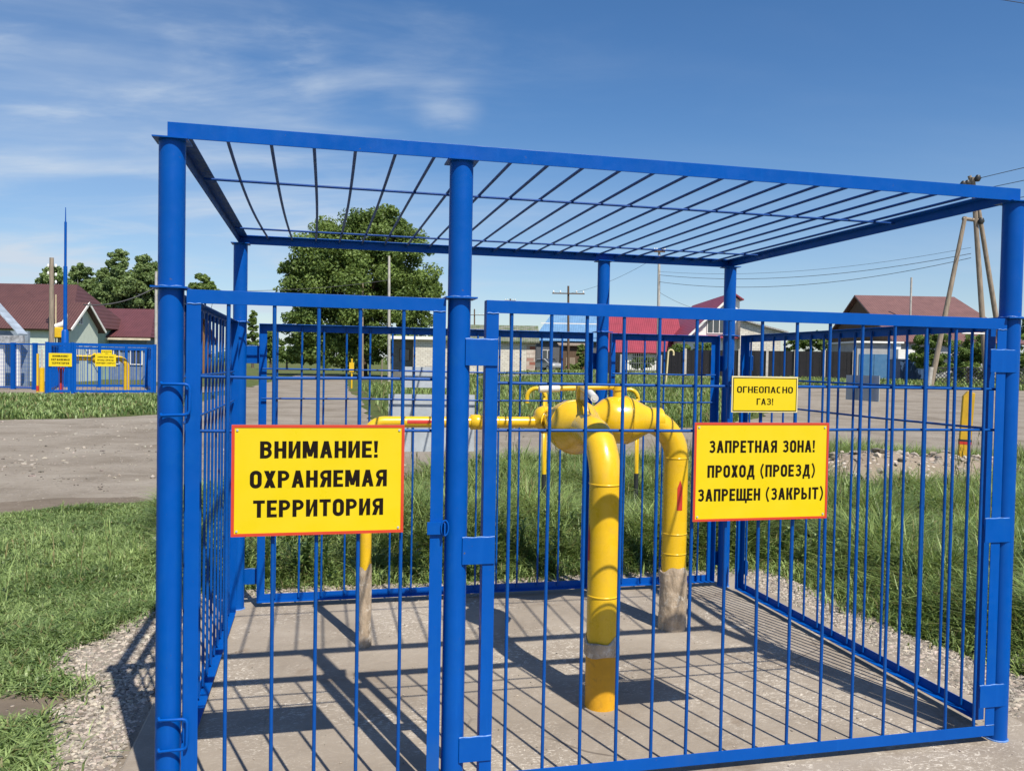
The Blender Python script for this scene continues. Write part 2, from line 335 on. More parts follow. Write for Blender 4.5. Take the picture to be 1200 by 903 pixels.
# ------------------------------------------------------------------ mesh building
class MB:
    def __init__(s, off=(0, 0, 0)): s.v = []; s.f = []; s.sm = []; s.off = Vector(off)
    def add(s, vs, fs, smooth=False):
        o = len(s.v); s.v += [Vector(p) - s.off for p in vs]
        for f in fs: s.f.append([i + o for i in f]); s.sm.append(smooth)
    def box(s, x0, x1, y0, y1, z0, z1):
        p = [(x0, y0, z0), (x1, y0, z0), (x1, y1, z0), (x0, y1, z0), (x0, y0, z1), (x1, y0, z1), (x1, y1, z1), (x0, y1, z1)]
        s.add(p, [(0, 3, 2, 1), (4, 5, 6, 7), (0, 1, 5, 4), (1, 2, 6, 5), (2, 3, 7, 6), (3, 0, 4, 7)]); return s
    def prism(s, poly, axis, a, b):            # poly of 2D points, extruded along an axis from a to b
        def P(q, w):
            return {'x': (w, q[0], q[1]), 'y': (q[0], w, q[1]), 'z': (q[0], q[1], w)}[axis]
        n = len(poly); vs = [P(q, a) for q in poly] + [P(q, b) for q in poly]
        fs = [tuple(range(n)), tuple(range(2 * n - 1, n - 1, -1))] + [(i, i + n, (i + 1) % n + n, (i + 1) % n) for i in range(n)]
        s.add(vs, fs); return s
    def tube(s, pts, r, n=14, caps=True, smooth=True):
        pts = [Vector(p) for p in pts]
        rs = r if isinstance(r, (list, tuple)) else [r] * len(pts)
        rings = []; up = None
        for i, p in enumerate(pts):
            d = ((pts[min(i + 1, len(pts) - 1)] - p).normalized() + (p - pts[max(i - 1, 0)]).normalized())
            if d.length < 1e-9: d = Vector((0, 0, 1))
            d.normalize()
            if up is None:
                up = d.orthogonal().normalized()
            up = (up - d * up.dot(d)).normalized(); w = d.cross(up)
            rings.append([p + (up * math.cos(2 * math.pi * k / n) + w * math.sin(2 * math.pi * k / n)) * rs[i] for k in range(n)])
        vs = [q for ring in rings for q in ring]; fs = []
        for i in range(len(rings) - 1):
            for k in range(n):
                fs.append((i * n + k, i * n + (k + 1) % n, (i + 1) * n + (k + 1) % n, (i + 1) * n + k))
        s.add(vs, fs, smooth)
        if caps:
            s.add(rings[0], [tuple(range(n - 1, -1, -1))]); s.add(rings[-1], [tuple(range(n))])
        return s
    def slab(s, a, b, c, d, t):                # thick quad, thickness t along its normal (downwards)
        a, b, c, d = map(Vector, (a, b, c, d)); nn = (b - a).cross(d - a).normalized()
        if nn.z < 0: nn = -nn
        vs = [a, b, c, d] + [p - nn * t for p in (a, b, c, d)]
        s.add(vs, [(0, 1, 2, 3), (7, 6, 5, 4), (0, 4, 5, 1), (1, 5, 6, 2), (2, 6, 7, 3), (3, 7, 4, 0)]); return s
    def build(s, name, m, parent=None, loc=None, rotz=0, bevel=0.0):
        me = bpy.data.meshes.new(name); me.from_pydata([tuple(p) for p in s.v], [], s.f)
        bm = bmesh.new(); bm.from_mesh(me); bmesh.ops.recalc_face_normals(bm, faces=bm.faces); bm.to_mesh(me); bm.free()
        me.polygons.foreach_set('use_smooth', s.sm)
        me.materials.append(m)
        o = bpy.data.objects.new(name, me); COL.objects.link(o)
        if parent is not None: o.parent = parent
        if loc is not None: o.location = loc
        o.rotation_euler.z = rotz
        if bevel:
            bv = o.modifiers.new('bevel', 'BEVEL'); bv.width = bevel; bv.segments = 2; bv.limit_method = 'ANGLE'
        return o
def tag(o, label=None, cat=None, group=None, kind=None):
    if label: o['label'] = label
    if cat: o['category'] = cat
    if group: o['group'] = group
    if kind: o['kind'] = kind
    return o
def thing(name, label, cat, loc=(0, 0, 0), rotz=0.0, group=None):
    o = bpy.data.objects.new(name, None); COL.objects.link(o); o.location = loc; o.rotation_euler.z = rotz
    o.empty_display_size = 0.2
    return tag(o, label, cat, group)
def clone(o, parent, loc):
    c = o.copy(); COL.objects.link(c); c.parent = parent; c.location = loc; return c
def clone_tree(o, parent=None):
    c = o.copy(); COL.objects.link(c)
    if parent is not None: c.parent = parent
    for ch in list(o.children): clone_tree(ch, c)
    return c

# ------------------------------------------------------------------ ground and roads
def axis_coords(a, b, fine):
    out = [0.0]; st = fine
    while out[-1] < b: out.append(out[-1] + st); st = min(st * 1.06 if out[-1] > 14 else st, 220)
    neg = [0.0]; st = fine
    while neg[-1] > a: neg.append(neg[-1] - st); st = min(st * 1.06 if neg[-1] < -14 else st, 220)
    return np.array(sorted(set(neg + out)))
def grid_object(name, xs, ys, zf, m):
    X, Y = np.meshgrid(xs, ys, indexing='xy'); Z = zf(X, Y)
    V = np.stack([X, Y, Z], -1).reshape(-1, 3); nx, ny = len(xs), len(ys)
    i = np.arange((nx - 1) * (ny - 1)); r, c = i // (nx - 1), i % (nx - 1); a = r * nx + c
    Fq = np.stack([a, a + 1, a + nx + 1, a + nx], 1)
    return np_object(name, V, Fq, m)
def np_object(name, V, Fc, m, tint=None, smooth=True, parent=None):
    me = bpy.data.meshes.new(name); k = Fc.shape[1]
    me.vertices.add(len(V)); me.vertices.foreach_set('co', np.ascontiguousarray(V, np.float32).ravel())
    me.loops.add(Fc.size); me.loops.foreach_set('vertex_index', np.ascontiguousarray(Fc, np.int32).ravel())
    me.polygons.add(len(Fc)); me.polygons.foreach_set('loop_start', np.arange(len(Fc), dtype=np.int32) * k)
    me.polygons.foreach_set('use_smooth', np.full(len(Fc), smooth))
    me.update(calc_edges=True)
    if tint is not None:
        at_ = me.attributes.new('tint', 'FLOAT_COLOR', 'POINT')
        at_.data.foreach_set('color', np.concatenate([tint, np.ones((len(tint), 1))], 1).astype(np.float32).ravel())
    me.materials.append(m)
    o = bpy.data.objects.new(name, me); COL.objects.link(o)
    if parent is not None: o.parent = parent
    return o
MOUND = [(-1, 0)]
def mound_h(x, y):
    x = np.asarray(x, float); y = np.asarray(y, float)
    a = 0.42 * np.exp(-(((x - 5.3) / 1.6) ** 2 + ((y - 12.3) / 0.8) ** 2)) + 0.3 * np.exp(-(((x - 7.4) / 1.2) ** 2 + ((y - 13.6) / 0.8) ** 2))
    b = 0.16 * np.exp(-(((x + 1.3) / 1.1) ** 2 + ((y - 10.6) / 0.6) ** 2))
    return (a * 1.35 + b) * (0.65 + 0.7 * fbm(x, y, 2.2, 5))
g = grid_object('ground', axis_coords(-2600, 2600, 0.45), np.concatenate([axis_coords(-12, 1, 0.45)[:-1], axis_coords(0, 5000, 0.45)[1:]]), lambda x, y: terrain(x, y), SOIL)
tag(g, 'grassy soil plain under the village', kind='structure')

def sheet(name, poly, m, lift, res, wob, label, zf=None):
    pts = []
    n = len(poly)
    for i in range(n):
        a, b = Vector(poly[i]), Vector(poly[(i + 1) % n]); L = (b - a).length; k = max(1, int(L / res)); nn = Vector((-(b - a).y, (b - a).x)).normalized()
        for j in range(k):
            p = a.lerp(b, j / k); w = (float(fbm(p.x, p.y, 0.9, 3)) - 0.5) * 2 * wob
            pts.append(p + nn * w)
    nb = len(pts)
    xs = [p.x for p in pts]; ys = [p.y for p in pts]
    step = res * 2.2
    gx, gy = np.meshgrid(np.arange(min(xs), max(xs), step), np.arange(min(ys), max(ys), step))
    gx = gx.ravel() + (rng.random(gx.size) - .5) * step * .3; gy = gy.ravel() + (rng.random(gy.size) - .5) * step * .3
    k = inpoly(gx, gy, [(p.x, p.y) for p in pts])
    allp = pts + [Vector((a, b)) for a, b in zip(gx[k], gy[k])]
    r = delaunay_2d_cdt(allp, [], [list(range(nb))], 1, 1e-5)
    vx = np.array([p.x for p in r[0]]); vy = np.array([p.y for p in r[0]])
    vz = terrain(vx, vy) + lift + 0.0005 * np.maximum(vy, 0)
    if zf is not None: vz = vz + zf(vx, vy)
    me = bpy.data.meshes.new(name); me.from_pydata(list(zip(vx, vy, vz)), [], [list(f) for f in r[2]])
    bm = bmesh.new(); bm.from_mesh(me)
    bmesh.ops.recalc_face_normals(bm, faces=bm.faces)
    if sum(f.normal.z for f in bm.faces) < 0: bmesh.ops.reverse_faces(bm, faces=bm.faces)
    bm.to_mesh(me); bm.free()
    me.polygons.foreach_set('use_smooth', [True] * len(me.polygons)); me.materials.append(m)
    o = bpy.data.objects.new(name, me); COL.objects.link(o)
    return tag(o, label, kind='structure')
ROADP = [(-60, -26), (-30, -9), (-14, 1.5), (-9, 6.0), (-5.42, 8.75), (-4.96, 9.5), (-4.2, 9.75), (-2.5, 10.9), (-1, 12.2), (0.5, 13.6), (2.2, 13.4), (3.8, 14.4), (5, 15.6), (7, 16.2), (9, 15.6), (11, 16.8), (16, 18.6), (40, 25), (90, 36),
         (90, 60), (40, 52), (33, 53), (24, 54), (18.6, 54), (14, 43), (9.5, 31), (6.3, 24.6), (3, 23.4), (0, 22.9), (-2.5, 22), (-4, 24), (-5.5, 31), (-7.5, 40), (-11, 55), (-15, 75), (-20.5, 99), (-25.5, 99), (-21, 75), (-16, 50), (-12.5, 33), (-10.8, 25.5), (-12.5, 23.0), (-16, 21.5), (-28, 16), (-60, 2)]
def ruts(x, y): return 0.05 * (fbm(x * 0.35 + y * .1, y * 1.3, 1.0, 9) - 0.5)
sheet('dirt_road', ROADP, DIRT, 0.012, 0.45, 0.35, 'wide pale dirt road with stones and ruts passing behind the cage', ruts)
sheet('paved_road', [(-3, 66), (8, 64), (30, 62), (90, 58), (90, 66), (30, 71), (8, 73), (-3, 75)], ASPH, 0.03, 1.6, 0.3, 'far grey village road in front of the houses')
def loc2w(L): return [tuple(toW(u, v)[:2]) for u, v in L]
GRAVP = loc2w([(-0.22, -1.6), (-0.5, -1.6), (-0.48, -0.3), (-0.55, 0.5), (-0.62, 0.75), (-0.80, 1.05), (-0.66, 1.45), (-0.93, 1.8), (-0.98, 2.1), (-0.74, 2.5), (-0.55, 2.95), (-0.45, 3.3), (0.6, 3.34), (1.7, 3.24), (2.8, 3.36), (4.3, 3.3), (4.42, 2.4), (4.36, 1.5), (4.52, 0.7), (4.95, -0.2), (5.3, -1.6), (3.9, -1.6)])
sheet('gravel_strip', GRAVP, GRAVEL, 0.014, 0.09, 0.10, 'strip of grey gravel around the concrete slab', lambda x, y: 0.03 * (fbm(x, y, 6, 2) - 0.5))
sheet('dirt_mound', [(2.9, 11.7), (4.2, 11.1), (5.6, 11.0), (6.9, 11.7), (8.4, 12.3), (9.2, 13.4), (8.6, 14.6), (7.0, 15.0), (5.2, 14.3), (3.6, 13.6)], SANDY, 0.004, 0.16, 0.15, 'low heap of sandy rubble between the tall grass and the road', mound_h)
sheet('damp_soil', [(-7.5, 7.35), (-6.2, 8.55), (-5.5, 9.15), (-4.95, 9.75), (-4.4, 10.0), (-4.7, 10.35), (-5.5, 10.0), (-6.4, 9.3), (-7.9, 8.2)], SANDY_D, 0.022, 0.14, 0.35, 'darker damp soil along the edge of the dirt road', ruts)
sheet('bare_soil', [(-2.9, 4.12), (-2.6, 4.25), (-2.4, 4.2), (-2.2, 4.28), (-2.05, 4.12), (-2.1, 3.9), (-2.3, 3.84), (-2.5, 3.96), (-2.75, 3.98)], SANDY_D, 0.019, 0.05, 0.14, 'patch of bare brown soil in the grass by the gravel', lambda x, y: 0.05 * (fbm(x, y, 6, 2) - 0.45))
SLABP = [(-0.26, -3.2), (3.93, -3.2), (3.93, 2.98), (-0.26, 2.98)]
sb = MB(); sb.prism(SLABP, 'z', -0.22, 0.0)
so = sb.build('concrete_slab', SLAB, loc=(F0[0], F0[1], 0), rotz=YAW, bevel=0.012); tag(so, 'concrete slab under the blue cage', kind='structure')

# ------------------------------------------------------------------ the blue cage
cage = thing('gas_valve_cage', 'large blue steel cage with barred roof around the yellow pipes', 'cage', toW(0, 0), YAW)
PR = 0.045
def post(parent, u, v, h=2.5, collar=1.97, n=28):
    o = MB().tube([(0, 0, -0.02), (0, 0, collar)], PR, n).build('post', BLUE, parent, (u, v, 0))
    MB().tube([(0, 0, collar), (0, 0, h)], PR + 0.0012, n).build('upper_tube', BLUE, o)
    MB().box(-0.062, 0.062, -0.062, 0.062, collar - 0.003, collar + 0.003).build('collar', BLUE, o)
    MB().box(-0.06, 0.06, -0.06, 0.06, h, h + 0.005).build('cap_plate', BLUE, o)
    w = MB(); w2_ = MB(); w.tube([(0.049 * math.cos(a), 0.049 * math.sin(a), collar + 0.004 + 0.002 * math.sin(5 * a)) for a in np.linspace(0, 2 * math.pi, 25)], 0.0028, 6, False)
    w2_.tube([(0.047 * math.cos(a), 0.047 * math.sin(a), 0.002) for a in np.linspace(0, 2 * math.pi, 25)], 0.005, 6, False)
    w.build('weld', WELD, o); w2_.build('weld', WELD, o)
    return o
POSTS = [(0, 0), (1.063, 0), (CW, 0), (0, CD), (2.61, CD), (CW, CD)]
for u, v in POSTS: post(cage, u, v)
rf = MB()
rf.box(-0.012, 3.655, -0.034, -0.029, 2.5055, 2.562); rf.box(-0.012, 3.655, -0.029, 0.021, 2.557, 2.562)
rfo = rf.build('roof_rail', BLUE, cage, bevel=0.0012)
MB().box(-0.012, 3.655, CD + 0.029, CD + 0.034, 2.5055, 2.562).box(-0.012, 3.655, CD - 0.021, CD + 0.029, 2.557, 2.562).build('roof_rail', BLUE, cage, bevel=0.0012)
MB().box(-0.012, -0.007, -0.0285, CD + 0.0285, 2.5058, 2.5565).box(-0.007, 0.046, -0.0285, CD + 0.0285, 2.5515, 2.5565).build('roof_rail', BLUE_OLD, cage, bevel=0.0012)
MB().box(3.650, 3.655, -0.0285, CD + 0.0285, 2.5058, 2.5565).box(3.597, 3.650, -0.0285, CD + 0.0285, 2.5515, 2.5565).build('roof_rail', BLUE, cage, bevel=0.0012)
straight = None
grid = thing('roof_grille', None, None); del_keys = None
grid.parent = cage
for k in range(22):
    u = 0.183 + 0.1575 * k
    if k < 6:
        a = [0.020, 0.010, -0.010, -0.012, -0.006, 0.004][k]; sgz = [0.012, 0.016, 0.018, 0.012, 0.008, 0.004][k]
        pts = [(u - a * math.sin(math.pi * t), -0.02 + t * (CD + 0.04), 2.544 - sgz * math.sin(math.pi * t)) for t in np.linspace(0, 1, 15)]
        MB().tube(pts, 0.0068, 8).build('roof_bar', BLUE_DK, grid)
    elif straight is None:
        straight = MB().tube([(0, -0.02, 0), (0, CD + 0.02, 0)], 0.0068, 8).build('roof_bar', BLUE_DK, grid, (u, 0, 2.544))
    else: clone(straight, grid, (u, 0, 2.544 + 0.003 * math.sin(k * 2.3)))
for v in (0.775, 2.20): MB().tube([(0.01, v, 2.531), (1.2, v + .004, 2.530), (2.4, v - .003, 2.532), (3.62, v, 2.531)], 0.006, 8).build('roof_bar', BLUE_DK, grid)

ZB, ZT = 0.034, 1.965
_bar = {}
def panel(parent, name, w, xs, loc, rot, crossz=(1.645, 1.451), th=0.004, leg=0.05, lab=None):
    f = MB()
    f.box(0, w, -0.040, -0.036, ZT - leg, ZT); f.box(0, w, -0.036, 0.010, ZT - th, ZT)
    f.box(0, w, -0.040, -0.036, ZB, ZB + leg); f.box(0, w, -0.036, 0.010, ZB, ZB + th)
    f.box(0, leg, -0.0395, -0.036, ZB + leg, ZT - leg); f.box(w - leg, w, -0.0395, -0.036, ZB + leg, ZT - leg)
    f.box(0, th, -0.036, 0.010, ZB + th, ZT - th); f.box(w - th, w, -0.036, 0.010, ZB + th, ZT - th)
    fo = f.build(name, BLUE, parent, loc, rot, bevel=0.001)
    if lab: fo['label'] = lab
    for x in xs:
        j = (random.random() - .5) * 0.004
        if 'v' not in _bar:
            _bar['v'] = MB().tube([(0, 0, ZB + 0.02), (0, 0, ZT - 0.02)], 0.0072, 10).build('bar', BLUE_BAR, fo, (x + j, -0.0285, 0))
        else:
            cb_ = clone(_bar['v'], fo, (x + j, -0.0285, 0)); cb_.rotation_euler = (rng.normal() * .0012, rng.normal() * .0016, 0)
    for z in crossz:
        MB().tube([(0.02, -0.0155, z), (w * .35, -0.0155, z - .003), (w * .7, -0.0155, z + .002), (w - 0.02, -0.0155, z)], 0.006, 8).build('crossbar', BLUE_BAR, fo)
    for xa in (0.004, w - leg + 0.002):
        MB().tube([(xa + t * 0.046, -0.0405, ZT - leg - 0.001 + 0.0012 * math.sin(9 * t)) for t in np.linspace(0, 1, 9)], 0.0022, 6).build('weld', WELD, fo)
        MB().tube([(xa + t * 0.046, -0.0405, ZB + leg + 0.001) for t in np.linspace(0, 1, 9)], 0.0022, 6).build('weld', WELD, fo)
    return fo
def plate(parent, x0, x1, z0, z1, y0=-0.046, y1=-0.0405):
    p = MB().box(x0, x1, y0, y1, z0, z1).build('hinge_plate', BLUE, parent, bevel=0.0012)
    w = MB().tube([(x0 + (x1 - x0) * t, y1 - 0.001, z1 + 0.001 + 0.0012 * math.sin(14 * t)) for t in np.linspace(0, 1, 14)], 0.003, 6).build('weld', WELD, p)
    return p
gl = panel(cage, 'gate', 0.947, [u - 0.058 for u in (0.203, 0.37, 0.525, 0.685, 0.845)], (0.058, 0, 0), 0, (1.65, 1.45), lab='narrow gate left of the middle post')
XR = (1.272, 1.43, 1.587, 1.745, 1.9, 2.058, 2.22, 2.375, 2.531, 2.695, 2.853, 3.015, 3.179, 3.342, 3.497)
gr = panel(cage, 'gate', 2.435, [u - 1.165 for u in XR], (1.165, 0, 0), 0, (1.64, 1.452), lab='wide gate right of the middle post')
for z0, z1 in ((1.707, 1.81), (0.926, 1.031), (0.14, 0.237)): plate(gr, 1.083 - 1.165, 1.2125 - 1.165, z0, z1)
for z0, z1 in ((1.718, 1.82), (0.936, 1.046), (0.17, 0.272)): plate(gr, 3.512 - 1.165, 3.655 - 1.165, z0, z1)
for za, zb in ((1.622, 1.512), (0.403, 0.292)):
    c = MB().tube([(-0.083, -0.044, za + .004), (-0.078, -0.056, za), (0.0, -0.058, za), (0.012, -0.058, za - .004), (0.016, -0.057, za - .016), (0.016, -0.057, zb + .016), (0.012, -0.058, zb + .004), (0.0, -0.058, zb), (-0.078, -0.056, zb - .004), (-0.083, -0.044, zb)], 0.0058, 8)
    c.build('hinge_rod', BLUE, gl)
lt = MB(); lt.box(0.885, 0.945, -0.052, -0.0405, 1.05, 1.097); lt.box(0.9475, 0.953, -0.075, -0.035, 1.052, 1.095)
lt.tube([(0.953 + 0.014 * math.sin(a), -0.056, 1.075 + 0.03 * math.cos(a)) for a in np.linspace(0, 2 * math.pi, 17)], 0.0035, 6, False)
lt.build('latch', BLUE, gl)
# back, right and left sides: frames that face outwards
bl = panel(cage, 'gate', 2.408, [2.535 - (0.247 + 0.158 * k) for k in range(14)], (2.535, CD, 0), math.pi, (1.654, 1.449), lab='rear gate with sign plates')
for z0, z1 in ((1.69, 1.81), (0.93, 1.04), (0.155, 0.263)):
    plate(bl, 2.408 - 0.048, 2.535 - 0.0, z0, z1); plate(bl, -0.09, 0.048, z0, z1)
br_ = panel(cage, 'gate', 0.895, [0.135 + 0.156 * k for k in range(5)], (3.575, CD, 0), math.pi, (1.66, 1.445), lab='narrow rear gate')
for z0, z1 in ((1.69, 1.81), (0.93, 1.04), (0.155, 0.263)): plate(br_, -0.09, 0.048, z0, z1)
rp = panel(cage, 'side_panel', 2.385, [0.135 + 0.154 * k for k in range(15)], (CW, 0.12, 0), math.pi / 2, (1.637, 1.447), lab='right barred side panel')
lp = panel(cage, 'side_panel', 2.34, [0.09 + 0.154 * k for k in range(15)], (0, CD - 0.205, 0), -math.pi / 2, (1.637, 1.447), lab='left barred side panel')
for pn in (rp, lp):
    for z0, z1 in ((1.70, 1.81), (0.93, 1.04), (0.155, 0.263)):
        if pn is lp: plate(pn, -0.14, 0.048, z0, z1)
        else: MB().tube([(-0.09, -0.02, z0 + .05), (0.02, -0.02, z0 + .05)], 0.006, 8).build('peg', BLUE, pn)
        plate(pn, 2.34 - 0.048, 2.34 + 0.14, z0, z1)

# ------------------------------------------------------------------ signs
def strip(pts, w, closed=False):
    """flat stroke of even width along a path with mitred joints"""
    P = [np.array(p, float) for p in pts]; n = len(P); out = []
    for i in range(n):
        a_ = P[(i - 1) % n] if closed or i > 0 else None; b_ = P[(i + 1) % n] if closed or i < n - 1 else None
        d1 = (P[i] - a_) / np.linalg.norm(P[i] - a_) if a_ is not None else None
        d2 = (b_ - P[i]) / np.linalg.norm(b_ - P[i]) if b_ is not None else None
        if d1 is None: d1 = d2
        if d2 is None: d2 = d1
        m_ = d1 + d2; m_ /= np.linalg.norm(m_); nn = np.array([-m_[1], m_[0]]); k_ = 1 / max(.4, abs(np.dot(nn, [-d1[1], d1[0]])))
        out.append((P[i] + nn * w / 2 * k_, P[i] - nn * w / 2 * k_))
    m_ = n if closed else n - 1
    return [[out[i][1], out[(i + 1) % n][1], out[(i + 1) % n][0], out[i][0]] for i in range(m_)]
def glyph(ch, s_, W=.62):
    h_ = s_ * .86; q = []
    rc = lambda x0, x1, y0, y1: q.append([(x0, y0), (x1, y0), (x1, y1), (x0, y1)])
    def corner(cx_, cy_, rx, ry, a0, a1, n=6): return [(cx_ + rx * math.cos(R(a)), cy_ + ry * math.sin(R(a))) for a in np.linspace(a0, a1, n)]
    def diag(x0, y0, x1, y1, wx): q.append([(x0, y0), (x0 + wx, y0), (x1 + wx, y1), (x1, y1)])
    def oval(x0, x1, y0, y1, a0=0, a1=360):
        r = (x1 - x0) / 2 * .95; i = h_ / 2; X0, X1, Y0, Y1 = x0 + s_ / 2, x1 - s_ / 2, y0 + i, y1 - i; r = min((X1 - X0) / 2, (Y1 - Y0) / 2) * .98
        return (corner(X1 - r, Y1 - r, r, r, 0, 90) + corner(X0 + r, Y1 - r, r, r, 90, 180) + corner(X0 + r, Y0 + r, r, r, 180, 270) + corner(X1 - r, Y0 + r, r, r, 270, 360))
    def bowl(xs, x1, y0, y1, sgn=1):
        Y0, Y1 = y0 + h_ / 2, y1 - h_ / 2; r = (Y1 - Y0) / 2; r2 = min(r, abs(x1 - xs) * .6); X = x1 - sgn * (s_ / 2 + r2)
        return [(xs, Y1)] + [(X + sgn * r2 * math.cos(R(a)), (Y0 + Y1) / 2 + r * math.sin(R(a))) for a in np.linspace(88, -88, 11)] + [(xs, Y0)]
    if ch in 'НИПМ': rc(0, s_, 0, 1); W = W if ch != 'М' else W * 1.28; rc(W - s_, W, 0, 1)
    if ch == 'Н': rc(s_, W - s_, .5 - h_ / 2, .5 + h_ / 2)
    if ch == 'П': rc(s_, W - s_, 1 - h_, 1)
    if ch == 'И': q.append([(s_ * .9, 0), (s_ * .9, .34), (W - s_ * .9, 1), (W - s_ * .9, .66)])
    if ch == 'М':
        q.append([(s_ * .2, 1), (s_ * 1.25, 1), (W / 2 + s_ * .45, .1), (W / 2 - s_ * .45, .1)][::-1]); q.append([(W - s_ * 1.25, 1), (W - s_ * .2, 1), (W / 2 + s_ * .45, .1), (W / 2 - s_ * .45, .1)][::-1])
    if ch == 'Е': W *= .86; rc(0, s_, 0, 1); rc(s_, W, 0, h_); rc(s_, W, 1 - h_, 1); rc(s_, W * .92, .5 - h_ / 2, .5 + h_ / 2)
    if ch == 'Г': W *= .84; rc(0, s_, 0, 1); rc(s_, W, 1 - h_, 1)
    if ch == 'Т': rc(W / 2 - s_ / 2, W / 2 + s_ / 2, 0, 1 - h_); rc(0, W, 1 - h_, 1)
    if ch == 'А': W *= 1.06; diag(0, 0, W / 2 - s_ * .55, 1, s_ * 1.02); diag(W - s_ * 1.02, 0, W / 2 - s_ * .47, 1, s_ * 1.02); rc(W * .25, W * .75, .22, .22 + h_ * .9)
    if ch == 'Х': diag(0, 0, W - s_ * 1.15, 1, s_ * 1.15); diag(W - s_ * 1.15, 0, 0, 1, s_ * 1.15)
    if ch == 'О': q += strip(oval(0, W, 0, 1), s_, True)
    if ch == 'С': q += strip([p for p in (oval(0, W, 0, 1)[3:21])], s_); 
    if ch == 'С':
        pass
    if ch == 'Р': rc(0, s_, 0, 1); q += strip(bowl(s_ * .8, W, .40, 1), h_)
    if ch == 'Я': rc(W - s_, W, 0, 1); q += strip(bowl(W - s_ * .8, 0, .40, 1, -1), h_); diag(0, 0, W - s_ * 2.15, .46, s_ * 1.1)
    if ch == 'В': rc(0, s_, 0, 1); q += strip(bowl(s_ * .8, W * .97, .46, 1), h_); q += strip(bowl(s_ * .8, W, 0, .46 + h_), h_)
    if ch == 'З':
        q += strip([(s_ * .5, .80), (s_ * .75, 1 - h_ * .75)] + bowl(W * .42, W * .97, .46, 1)[1:-1] + [(W * .34, .46 + h_ / 2)], h_); q += strip([(W * .34, .46 + h_ / 2)] + bowl(W * .42, W, 0, .46 + h_)[1:-1] + [(s_ * .75, h_ * .75), (s_ * .5, .20)], h_)
    if ch == 'Д':
        W *= 1.16; rc(0, W, 0, h_ * .9); rc(0, s_ * .8, -.2, 0); rc(W - s_ * .8, W, -.2, 0); rc(W * .30, W * .88, 1 - h_, 1); rc(W * .88 - s_, W * .88, h_ * .9, 1 - h_); q.append([(W * .10, h_ * .9), (W * .10 + s_, h_ * .9), (W * .30 + s_, 1 - h_), (W * .30, 1 - h_)])
    if ch == 'Щ':
        W *= 1.42; rc(0, s_, 0, 1); rc(W / 2 - s_ / 2, W / 2 + s_ / 2, h_, 1); rc(W - s_, W, 0, 1); rc(s_, W - s_, 0, h_); rc(W - s_ * .3, W + s_ * .5, -.2, h_ * .9)
    if ch == 'К': rc(0, s_, 0, 1); diag(s_ * .9, .42, W - s_ * 1.1, 1, s_ * 1.15); diag(W - s_ * 1.1, 0, s_ * 1.05, .56, s_ * 1.15)
    if ch == 'Ы': rc(0, s_, 0, 1); q += strip(bowl(s_ * .8, W * .95, 0, .58), h_); W = W * .95 + s_ * 1.55; rc(W - s_, W, 0, 1)
    if ch == '!': W = s_; q.append([(s_ * .18, .30), (s_ * .82, .30), (s_, 1), (0, 1)]); rc(s_ * .05, s_ * .95, 0, .2)
    if ch in '()':
        W = s_ * 1.7; p = [(W - s_ * .4 - (W - s_ * .8) * math.sin(math.pi * t), -.12 + 1.2 * t) for t in np.linspace(0, 1, 12)]
        q += strip(p if ch == '(' else [(W - x, y) for x, y in p], s_ * .72)
    if ch == ' ': W = .30
    return q, W
def text_mesh(body, width, cap, heavy=.22):
    V = []; F_ = []; Wd = []; wi = 0; x = 0.0; gap = .105
    for ch in body:
        q, w_ = glyph(ch, heavy)
        if ch == ' ': wi += 1
        for p in q:
            o_ = len(V); F_.append(list(range(o_, o_ + len(p)))); Wd.append(wi)
            V += [[x + a_[0], -0.000012 * (len(F_) % 9), a_[1]] for a_ in p]
        x += w_ + gap
    x -= gap; V = np.array(V); V[:, 0] = (V[:, 0] / x - .5) * width; V[:, 2] = (V[:, 2] - .5) * cap
    out = []
    for k in range(wi + 1):
        fk = [f for f, w_ in zip(F_, Wd) if w_ == k]; i0, i1 = fk[0][0], fk[-1][-1] + 1
        me = bpy.data.meshes.new('lettering'); me.from_pydata(V[i0:i1].tolist(), [], [[i - i0 for i in f] for f in fk]); me.update()
        for p in me.polygons:
            if p.normal.y > 0: p.flip()
        out.append(me)
    return out
